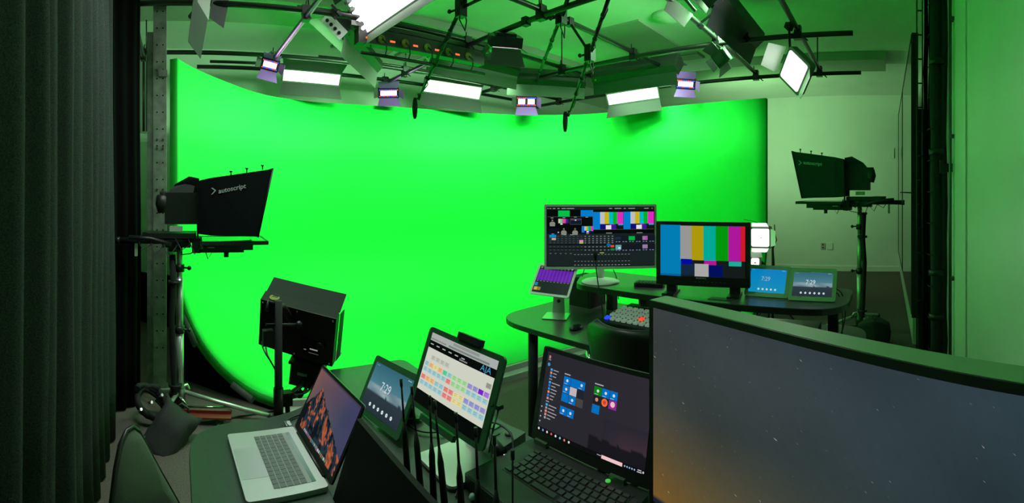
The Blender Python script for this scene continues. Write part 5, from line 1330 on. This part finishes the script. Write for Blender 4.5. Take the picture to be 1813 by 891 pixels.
def bars(x0, y0, x1, y1, full=True):
    w_ = x1 - x0; c = [(0, 125, 205), (190, 190, 188), (200, 178, 20), (0, 184, 190), (0, 175, 40), (222, 40, 190), (215, 50, 60)]
    seg = [0, .23, .38, .52, .66, .80, 1.0] if full else [0, .2, .38, .54, .7, .86, 1.0]
    h = y1 - y0
    for k in range(6): rr(x0 + w_ * seg[k], y0, x0 + w_ * seg[k + 1], y0 + h * (.69 if k else 1), c[k], 2)
    rr(x0 + w_ * .25, y0 + h * .69, x1, y1, (12, 22, 24), 2); rr(x0 + w_ * .25, y0 + h * .69, x0 + w_ * .42, y1, (16, 10, 120), 3); rr(x0 + w_ * .42, y0 + h * .76, x0 + w_ * .60, y1, (225, 222, 225), 4); rr(x0 + w_ * .55, y0 + h * .69, x0 + w_ * .70, y0 + h * .76, (170, 30, 190), 3); rr(x0 + w_ * .60, y0 + h * .70, x0 + w_ * .76, y1, (60, 20, 150), 3); rr(x0 + w_ * .83, y0 + h * .69, x1, y0 + h * .77, (60, 150, 200), 3)
bars(612, 150, 968, 352); bars(972, 148, 1338, 350)
rr(606, 126, 610, 354, (90, 100, 100), 2); rr(612, 352, 1338, 355, (110, 90, 60), 3)
def man(x, y, s=1.0):
    im.poly([(X(x + a * s), Y(y + b * s)) for a, b in [(-30, 70), (30, 70), (34, 35), (18, 18), (-18, 18), (-34, 35)]][::1], hx(128, 132, 122), 3); im.disc(X(x), Y(y + 2), .009, hx(120, 108, 96), 4, 8)
man(130, 245); man(265, 345); man(398, 345)
for k, c in enumerate([(200, 196, 150), (90, 210, 150), (215, 90, 140), (225, 60, 150), (60, 30, 150), (30, 34, 60)]): rr(200 + k * 22, 228, 222 + k * 22, 280, c, 3)
rr(200, 278, 335, 298, (14, 10, 20), 3); rr(225, 282, 250, 296, (225, 225, 225), 4); rr(340, 224, 475, 296, (60, 66, 78), 2); rr(345, 246, 470, 290, (16, 24, 40), 3); rr(350, 228, 380, 244, (120, 50, 70), 3); rr(430, 228, 455, 244, (70, 40, 130), 3); rr(395, 238, 412, 250, (210, 215, 230), 4)
bars(476, 315, 612, 388); rr(476, 314, 612, 317, (110, 120, 120), 3); rr(80, 340, 215, 395, (10, 16, 26), 2); rr(193, 380, 208, 392, (200, 200, 200), 3)
for (a, b) in ((110, 215), (250, 212), (385, 205), (520, 206), (120, 402), (262, 410), (340, 410), (530, 396), (765, 392), (1130, 392)): rr(a, b, a + (70 if a > 700 else 32), b + 7, (150, 156, 150), 5)
# rows of little buttons in the lower half
rr(80, 412, 865, 600, (27, 38, 41), 1); rr(80, 522, 865, 534, (6, 10, 11), 2); rr(80, 568, 865, 576, (6, 10, 11), 2)
for j, y in enumerate((428, 456, 480, 504, 550, 588)):
    for k in range(17):
        x = 96 + k * 45.8; br = 150 if k > 8 else 85; rr(x + 2, y, x + 20, y + 5, (br, br + 6, br + 2), 3)
        if k > 8: rr(x + 6, y + 7, x + 14, y + 12, (110, 118, 116), 3)
rr(95, 415, 175, 445, (0, 140, 205), 4); rr(95, 448, 120, 472, (30, 60, 70), 4); rr(122, 452, 172, 474, (225, 165, 120), 4); rr(448, 474, 495, 496, (225, 120, 200), 4); rr(448, 496, 495, 516, (150, 190, 60), 4); rr(772, 520, 815, 545, (0, 100, 170), 4); rr(818, 534, 860, 560, (225, 70, 50), 4); rr(818, 574, 865, 598, (10, 130, 60), 4)
for j, y in enumerate((430, 530)):
    for k in range(6):
        x = 870 + k * 81; rr(x, y, x + 74, y + 78, (10, 13, 22), 2); rr(x + 4, y + 4, x + 70, y + 52, (18, 24, 34), 3); rr(x + 8, y + 62, x + 30, y + 72, (90, 120, 160), 3); rr(x + 42, y + 62, x + 64, y + 72, (120, 126, 136), 3)
rr(1034, 434, 1108, 482, (0, 175, 60), 4); rr(1200, 434, 1262, 480, (150, 120, 160), 4); rr(1232, 440, 1262, 474, (190, 60, 190), 5); rr(1200, 534, 1262, 580, (150, 120, 160), 4); rr(876, 534, 946, 590, (90, 160, 165), 4); rr(910, 560, 936, 580, (220, 215, 215), 5); rr(872, 440, 940, 475, (28, 40, 60), 4)
rr(80, 606, 1345, 775, (24, 34, 34), 1)
for k in range(17):
    x = 384 + k * 40; rr(x + 2, 640, x + 24, 646, (120, 128, 126), 3); rr(x + 10, 660, x + 14, 715, (10, 14, 14), 3); rr(x + 4, 718, x + 24, 724, (120, 128, 126), 3); rr(x + 4, 762, x + 24, 768, (150, 158, 150), 3)
for k in range(5): rr(96 + k * 60, 628, 120 + k * 60, 634, (110, 116, 114), 3)
rr(690, 620, 740, 628, (190, 180, 70), 4)
so = im.build('screen', wm); so.matrix_basis = Matrix.Translation((0, -.0008, zc + .002))

# ---- colour bar monitor
bm_ = thing('colour_bar_monitor', 'black monitor on two feet showing colour bars', 'monitor', matrix=pose(Vector((2.407, 1.037, SZ)), 259.5, 0, 0))
mw, mh, zc = .560, .375, .238
q = MB(); q.box((0, .018, zc), (mw, .034, mh), bev=.006); obj('cabinet', q, mat('monitor_cabinet', (.022, .026, .023), .5), bm_)
q = MB(); q.box((0, .05, zc), (mw * .8, .05, mh * .8)); obj('back_shell', q, M_blk, bm_)
q = MB(); q.box((0, -.001, zc - .155), (mw * .98, .008, .045)); obj('control_strip', q, M_blk, bm_)
for k in range(8):
    q = MB(); q.box((-.04 + k * .025, -.006, zc - .160), (.012, .004, .006)); obj('button', q, M_keyg, bm_)
V, F = text_polys('MARSHALL', .013, True); q = MB(); q.add([(v.x - .035, -.0062, zc - .142 + v.y) for v in V], F); obj('maker_name', q, M_outlet, bm_)
for s in (-1, 1):
    q = MB(); q.box((s * .19, .03, .032), (.06, .03, .064)); q.box((s * .19, .01, .006), (.07, .15, .012)); obj('stand_foot', q, M_blk, bm_)
im = Img(.505, .300)
U = lambda v: (v - 115) / 607.0
Z = lambda v: (v - 92) / 352.0
def r2(x0, y0, x1, y1, c, l=1): im.rect(U(x0), Z(y0), U(x1), Z(y1), hx(*c), l)
im.rect(0, 0, 1, 1, hx(18, 27, 26), 0)
r2(115, 92, 266, 430, (0, 124, 178)); r2(115, 430, 266, 444, (0, 96, 150))
for (a, b, c) in ((262, 343, (150, 150, 148)), (343, 428, (172, 152, 8)), (428, 516, (0, 168, 150)), (516, 604, (0, 150, 10)), (604, 690, (172, 22, 156)), (690, 722, (205, 24, 40))): r2(a, 96, b, 330, c, 2)
r2(266, 324, 348, 360, (0, 8, 160), 3); r2(434, 330, 520, 360, (180, 20, 150), 3); r2(608, 332, 696, 364, (30, 170, 150), 3); r2(268, 360, 362, 434, (18, 38, 62), 3); r2(366, 354, 466, 440, (168, 166, 164), 4); r2(466, 362, 566, 440, (0, 14, 92), 3)
so = im.build('screen', bm_); so.matrix_basis = Matrix.Translation((0, -.0012, zc + .018))

# ---- the two tablets on the shelf
t1 = tablet('white tablet, frame painted as green-lit, with plain blue 7:29 screen, left of the shelf pair', Vector((2.52, .675, 1.086)), 272.8, 25.2, 0, .262, .184, lock_image(.218, .136, True, 5), M_ftab, None, .012, .012)
t2 = tablet('white tablet, frame painted as green-lit, with cloudy 7:29 picture, right of the shelf pair', Vector((2.478, .405, 1.086)), 271, 29, 0, .264, .186, lock_image(.222, .138, False, 6), M_ftab, None, .012, .012)
for t in (t1, t2):
    q = MB(); q.sheet([(-.05, .018, .03), (.05, .018, .03), (.05, .12, -.035), (-.05, .12, -.035)], .004); obj('prop_stand', q, M_blk, t)
# ---- tablet on a silver stand at the left end of the control desk
im = Img(.262, .196); im.rect(0, 0, 1, 1, hx(20, 36, 28), 0); im.rect(0, 0, 1, .12, hx(12, 16, 16), 1)
for k in range(10):
    x = .02 + k * .097; im.rect(x, .13, x + .088, .55, hx(100, 24, 170), 1); im.rect(x + .01, .04, x + .07, .06, hx(190, 190, 195), 2); im.rect(x + .02, .08, x + .06, .10, hx(120, 120, 130), 2); im.rect(x + .035, .14, x + .045, .54, hx(120, 50, 190), 2); im.rect(x + .02, .57, x + .06, .585, hx(150, 150, 150), 2)
im.rect(.01, .64, .10, .76, hx(20, 130, 170), 1); im.rect(.03, .80, .13, .92, hx(190, 170, 60), 1); im.rect(.14, .80, .22, .92, hx(130, 125, 50), 1)
mt = tablet('white framed tablet with purple fader columns, on a silver stand', Vector((2.210, 2.001, 1.018)), 256.5, 38.1, 0, .294, .226, im, M_white, None, .008, .014, name='fader_tablet')
st = thing('desk_tablet_stand', 'silver bent-metal stand under the purple fader tablet', 'stand', matrix=pose(Vector((2.335, 2.085, FZ)), 240, 0, 0))
q = MB(); q.box((0, .0, .004), (.17, .17, .006), bev=.012); obj('plate', q, M_silver, st)
q = MB(); q.sheet([(-.045, .075, .005), (.045, .075, .005), (.038, .085, .13), (-.038, .085, .13)], .005); q.sheet([(-.038, .085, .13), (.038, .085, .13), (.03, .035, .23), (-.03, .035, .23)], .005); obj('neck', q, M_silver, st)
q = MB(); q.cyl((0, .088, .09), (0, .078, .09), .013, 14); obj('cable_hole', q, M_blk, st)
# ---- speaker box under the shelf, switcher panel, mouse, keyboard, gooseneck
o = thing('black_box', 'black equipment box at the back of the control desk beyond the upper shelf', 'box', (2.745, 2.13, FZ))
q = MB(); q.box((0, 0, .11), (.20, .20, .22), bev=.0); obj('casing', q, M_blkm, o); q = MB(); q.box((-.102, 0, .11), (.004, .17, .18)); obj('grille', q, M_foam, o)
sw = thing('switcher_panel', 'black vision switcher panel with rows of pale, red and blue buttons', 'switcher', matrix=Matrix.Translation((2.46, 1.36, FZ)) @ Matrix.Rotation(R(0), 4, 'Z'))
q = MB(); q.hull2([Vector((-.15, -.36, 0)), Vector((.17, -.36, 0)), Vector((.17, -.36, .10)), Vector((-.15, -.36, .045))], [Vector((-.15, .36, 0)), Vector((.17, .36, 0)), Vector((.17, .30, .10)), Vector((-.15, .36, .045))]); obj('casing', q, M_blk, sw)
btns = {}
for r in range(4):
    for c in range(12):
        key_ = 'p'
        if (r, c) in ((0, 0), (0, 8)): key_ = 'b'
        if (r, c) in ((3, 6), (1, 5)): key_ = 'r'
        if (r, c) in ((0, 11),): key_ = 'o'
        x = -.10 + r * .055; y = .31 - c * .043 - r * .006; M1 = Matrix.Translation((x, y, .0535 + r * .0095 + .006)) @ Matrix.Rotation(R(-9.7), 4, 'Y')
        if key_ not in btns:
            q = MB(); q.box((0, 0, .003), (.036, .028, .012)); btns[key_] = obj('button', q, {'p': M_btn, 'b': M_btnb, 'r': M_btnr, 'o': M_btno}[key_], sw); btns[key_].matrix_basis = M1
        else: copyobj(btns[key_], 'button', sw, M1)
for k in range(8):
    q = MB(); q.box((.13, .25 - k * .02, .097), (.006, .013, .004)); obj('lettering_mark', q, M_print, sw)
q = MB(); q.box((.05, -.30, .09), (.12, .02, .03)); obj('fader_lever', q, M_outlet, sw)
o = thing('wireless_mouse', 'small black mouse on the control desk left of the switcher panel', 'mouse', (2.20, 1.80, FZ))
q = MB(); q.ball((0, 0, .008), (.055, .032, .026), 16, 8); obj('body', q, M_blk, o); q = MB(); q.cyl((-.02, -.004, .031), (-.02, .004, .031), .006, 8); obj('wheel', q, M_keyg, o)
o = thing('shelf_keypad', 'black keypad remote lying on the shelf between the two monitors', 'remote', (2.50, 1.44, SZ), R(18))
q = MB(); q.box((0, 0, .012), (.11, .19, .022), bev=.02); obj('body', q, M_blk, o)
kk = None
for r in range(4):
    for c in range(8):
        M1 = Matrix.Translation((-.036 + r * .024, -.076 + c * .0215, .0245))
        if kk is None: q = MB(); q.box((0, 0, 0), (.017, .015, .004)); kk = obj('key', q, M_keyg, o); kk.matrix_basis = M1
        else: copyobj(kk, 'key', o, M1)
g = thing('gooseneck_microphone', 'slim black gooseneck microphone standing before the white monitor', 'microphone', (2.25, 1.62, FZ))
b = W(1070, 585, 2.76); b.z = FZ; pts = [Vector((b.x, b.y, FZ + .03)), W(1066, 545, 2.78), W(1060, 510, 2.80), W(1056, 480, 2.81), W(1054, 458, 2.82)]
q = MB(); q.tube(catmull3(pts, 5), .0035, 8); obj('neck', q, M_blk, g, world=True)
q = MB(); q.tube([W(1054, 462, 2.82), W(1054, 452, 2.82), W(1053, 446, 2.83)], [.007, .013, .008], 10); obj('capsule', q, M_foam, g, world=True)
q = MB(); q.lathe((b.x, b.y, FZ), [(.055, 0), (.055, .015), (.03, .035), (.008, .045)], 20); obj('foot', q, M_blk, g, world=True)
o = thing('rack_unit', 'black equipment unit with a blue light under the right half of the shelf', 'equipment', (2.5, .60, FZ))
q = MB(); q.box((0, 0, .05), (.30, .44, .10)); obj('casing', q, M_blkmetal, o)
q = MB(); q.box((-.152, -.05, .06), (.004, .07, .025)); obj('front_marking', q, mat('mark_teal', (.08, .25, .15), .5), o)
q = MB(); q.ball((-.154, -.12, .062), .004, 8, 6); obj('blue_indicator', q, M_blue, o)
q = MB(); q.lathe((-.15, -.10, .02), [(.012, 0), (.012, -.01)], 12, 'x'); obj('knob', q, M_outlet, o)
o = obj('shelf_card', MB().box((2.36, .90, SZ + .0015), (.06, .14, .003)), M_keyg); tag(o, 'dark flat card on the shelf in front of the colour bar monitor', 'card')
p = WZ(1452, 590, 0)
pc = thing('floor_case', 'dark green equipment case standing on the floor beyond the right end of the control desk', 'case', (3.35, .42, 0))
q = MB(); q.box((0, 0, .25), (.45, .20, .46)); obj('body', q, M_teal, pc); q = MB(); q.box((0, 0, .49), (.47, .22, .02)); obj('lid', q, M_blkmetal, pc)
for (x, y) in ((-.18, -.07), (.18, -.07), (-.18, .07), (.18, .07)):
    q = MB(); q.cyl((x, y, 0), (x, y, .025), .02, 8); obj('caster', q, M_blk, pc)
cable('black lead looping down off the right end of the shelf', [W(1481, 512, 2.62), W(1490, 520, 2.60), W(1497, 545, 2.60), W(1494, 575, 2.66), W(1487, 600, 2.75), W(1480, 640, 2.8)], .0035)
cable('second black lead hanging from behind the shelf tablets', [W(1478, 518, 2.60), W(1486, 525, 2.58), W(1492, 560, 2.62), W(1490, 600, 2.7)], .003)
cable('black lead dropping below the white monitor behind the shelf', [W(1086, 478, 3.05), W(1092, 495, 3.12), W(1095, 530, 3.15)], .003)
q = MB(); 
# ---- chair at the control desk
t = thing('desk_chair', 'black moulded chair back pushed up to the control desk', 'chair', (1.95, 1.2, 0))
def shell():
    N = 16; rowsn = 12; V = []
    for j in range(rowsn + 1):
        s = j / rowsn; z = .50 + .447 * s; hw = .248 if s < .75 else .248 * (1 - .0) 
        cut = max(0, (s - .80) / .20); hw = .235 + .012 * s - .07 * (1 - math.sqrt(max(0, 1 - cut * cut))) - (.04 * (1 - s) ** 2)
        for i in range(N + 1):
            u = i / N * 2 - 1; V.append((1.87 + .0 - .03 * (1 - u * u) * 1 + .05 * u * u - .06 * s, 1.2 + u * hw, z))
    q = MB(); q.add(V, [(j * (N + 1) + i, j * (N + 1) + i + 1, (j + 1) * (N + 1) + i + 1, (j + 1) * (N + 1) + i) for j in range(rowsn) for i in range(N)], True)
    o = obj('backrest', q, M_chairb, t, world=True); sd = o.modifiers.new('s', 'SOLIDIFY'); sd.thickness = .02; sd.offset = 0
    top_ = [Vector(V[j * (N + 1) + N]) for j in range(rowsn)] + [Vector(v) for v in V[-(N + 1):]][::-1] + [Vector(V[j * (N + 1)]) for j in range(rowsn)][::-1]
    q = MB(); q.tube(top_, .006, 6); obj('rim', q, M_flapd, t, world=True)
shell()
q = MB(); q.box((2.12, 1.2, .46), (.46, .46, .06), bev=.08); obj('seat', q, M_chairb, t, world=True)
q = MB(); q.tube([(1.86, 1.2, .52), (1.95, 1.2, .44), (2.1, 1.2, .43)], .02, 8); obj('back_strut', q, M_blkmetal, t, world=True)
q = MB(); q.cyl((2.1, 1.2, .08), (2.1, 1.2, .43), .028, 12); obj('gas_column', q, M_chrome, t, world=True)
for k in range(5):
    a = 2 * PI * k / 5 + .3; q = MB(); q.tube([(2.1, 1.2, .10), (2.1 + .26 * math.cos(a), 1.2 + .26 * math.sin(a), .06)], .018, 8); q.ball((2.1 + .26 * math.cos(a), 1.2 + .26 * math.sin(a), .028), .028, 8, 6); obj('base_leg', q, M_blkmetal, t, world=True)
q = MB(); q.tube([(1.90, 1.45, .70), (1.95, 1.52, .72), (2.02, 1.53, .70)], .012, 8); obj('arm_end', q, M_chrome, t, world=True)
# unseen fill lamp added behind the cyclorama that washes the far wall
wl = thing('added_wall_fill', 'added unseen white fill light on a pole behind the right end of the green screen', 'studio light', matrix=pose(Vector((6.6, 2.9, 2.2)), 128, 8, 0))
q = MB(); q.box((0, .04, 0), (.5, .06, .3)); obj('housing', q, M_housing, wl); q = MB(); q.box((0, 0, 0), (.48, .006, .28)); obj('diffuser', q, M_lamp, wl)
q = MB(); q.cyl((6.6, 2.9, 0), (6.6, 2.9, 2.2), .015, 8); obj('pole', q, M_blkmetal, wl, world=True)
lamp(wl, .46, .26, 19, (.74, 1, .62), -.01, 160)

# unseen fill panel added on the ceiling over the left end of the near desk (above the frame)
cl = thing('added_ceiling_fill', 'added unseen fill light panel on the ceiling above the left end of the near desk', 'ceiling light', matrix=Matrix.Translation((.25, 2.3, CEIL - .03)))
q = MB(); q.box((0, 0, .01), (1.24, .34, .04)); obj('frame', q, M_white, cl); q = MB(); q.box((0, 0, -.012), (1.2, .30, .006)); obj('diffuser', q, M_lamp, cl)
lamp(cl, 1.18, .28, 20, (.78, 1, .82), loc=(0, 0, -.02), rot=Matrix.Identity(4), spread=110)
# unseen green fill lamp added behind the cyclorama, washing the far end of the room
wl = thing('added_green_fill', 'added green fill light on a pole hidden behind the right end of the green screen', 'studio light', matrix=pose(Vector((6.5, 2.4, 2.3)), 112, 25, 0))
q = MB(); q.box((0, .04, 0), (.5, .06, .3)); obj('housing', q, M_housing, wl); q = MB(); q.box((0, 0, 0), (.48, .006, .28)); obj('diffuser', q, mat('green_fill_face', (.3, .8, .3), .5, emit=(.1, 1, .15), es=2), wl)
q = MB(); q.cyl((6.5, 2.4, 0), (6.5, 2.4, 2.3), .015, 8); obj('pole', q, M_blkmetal, wl, world=True)
lamp(wl, .46, .26, 14, (.10, 1, .14), -.01, 170)
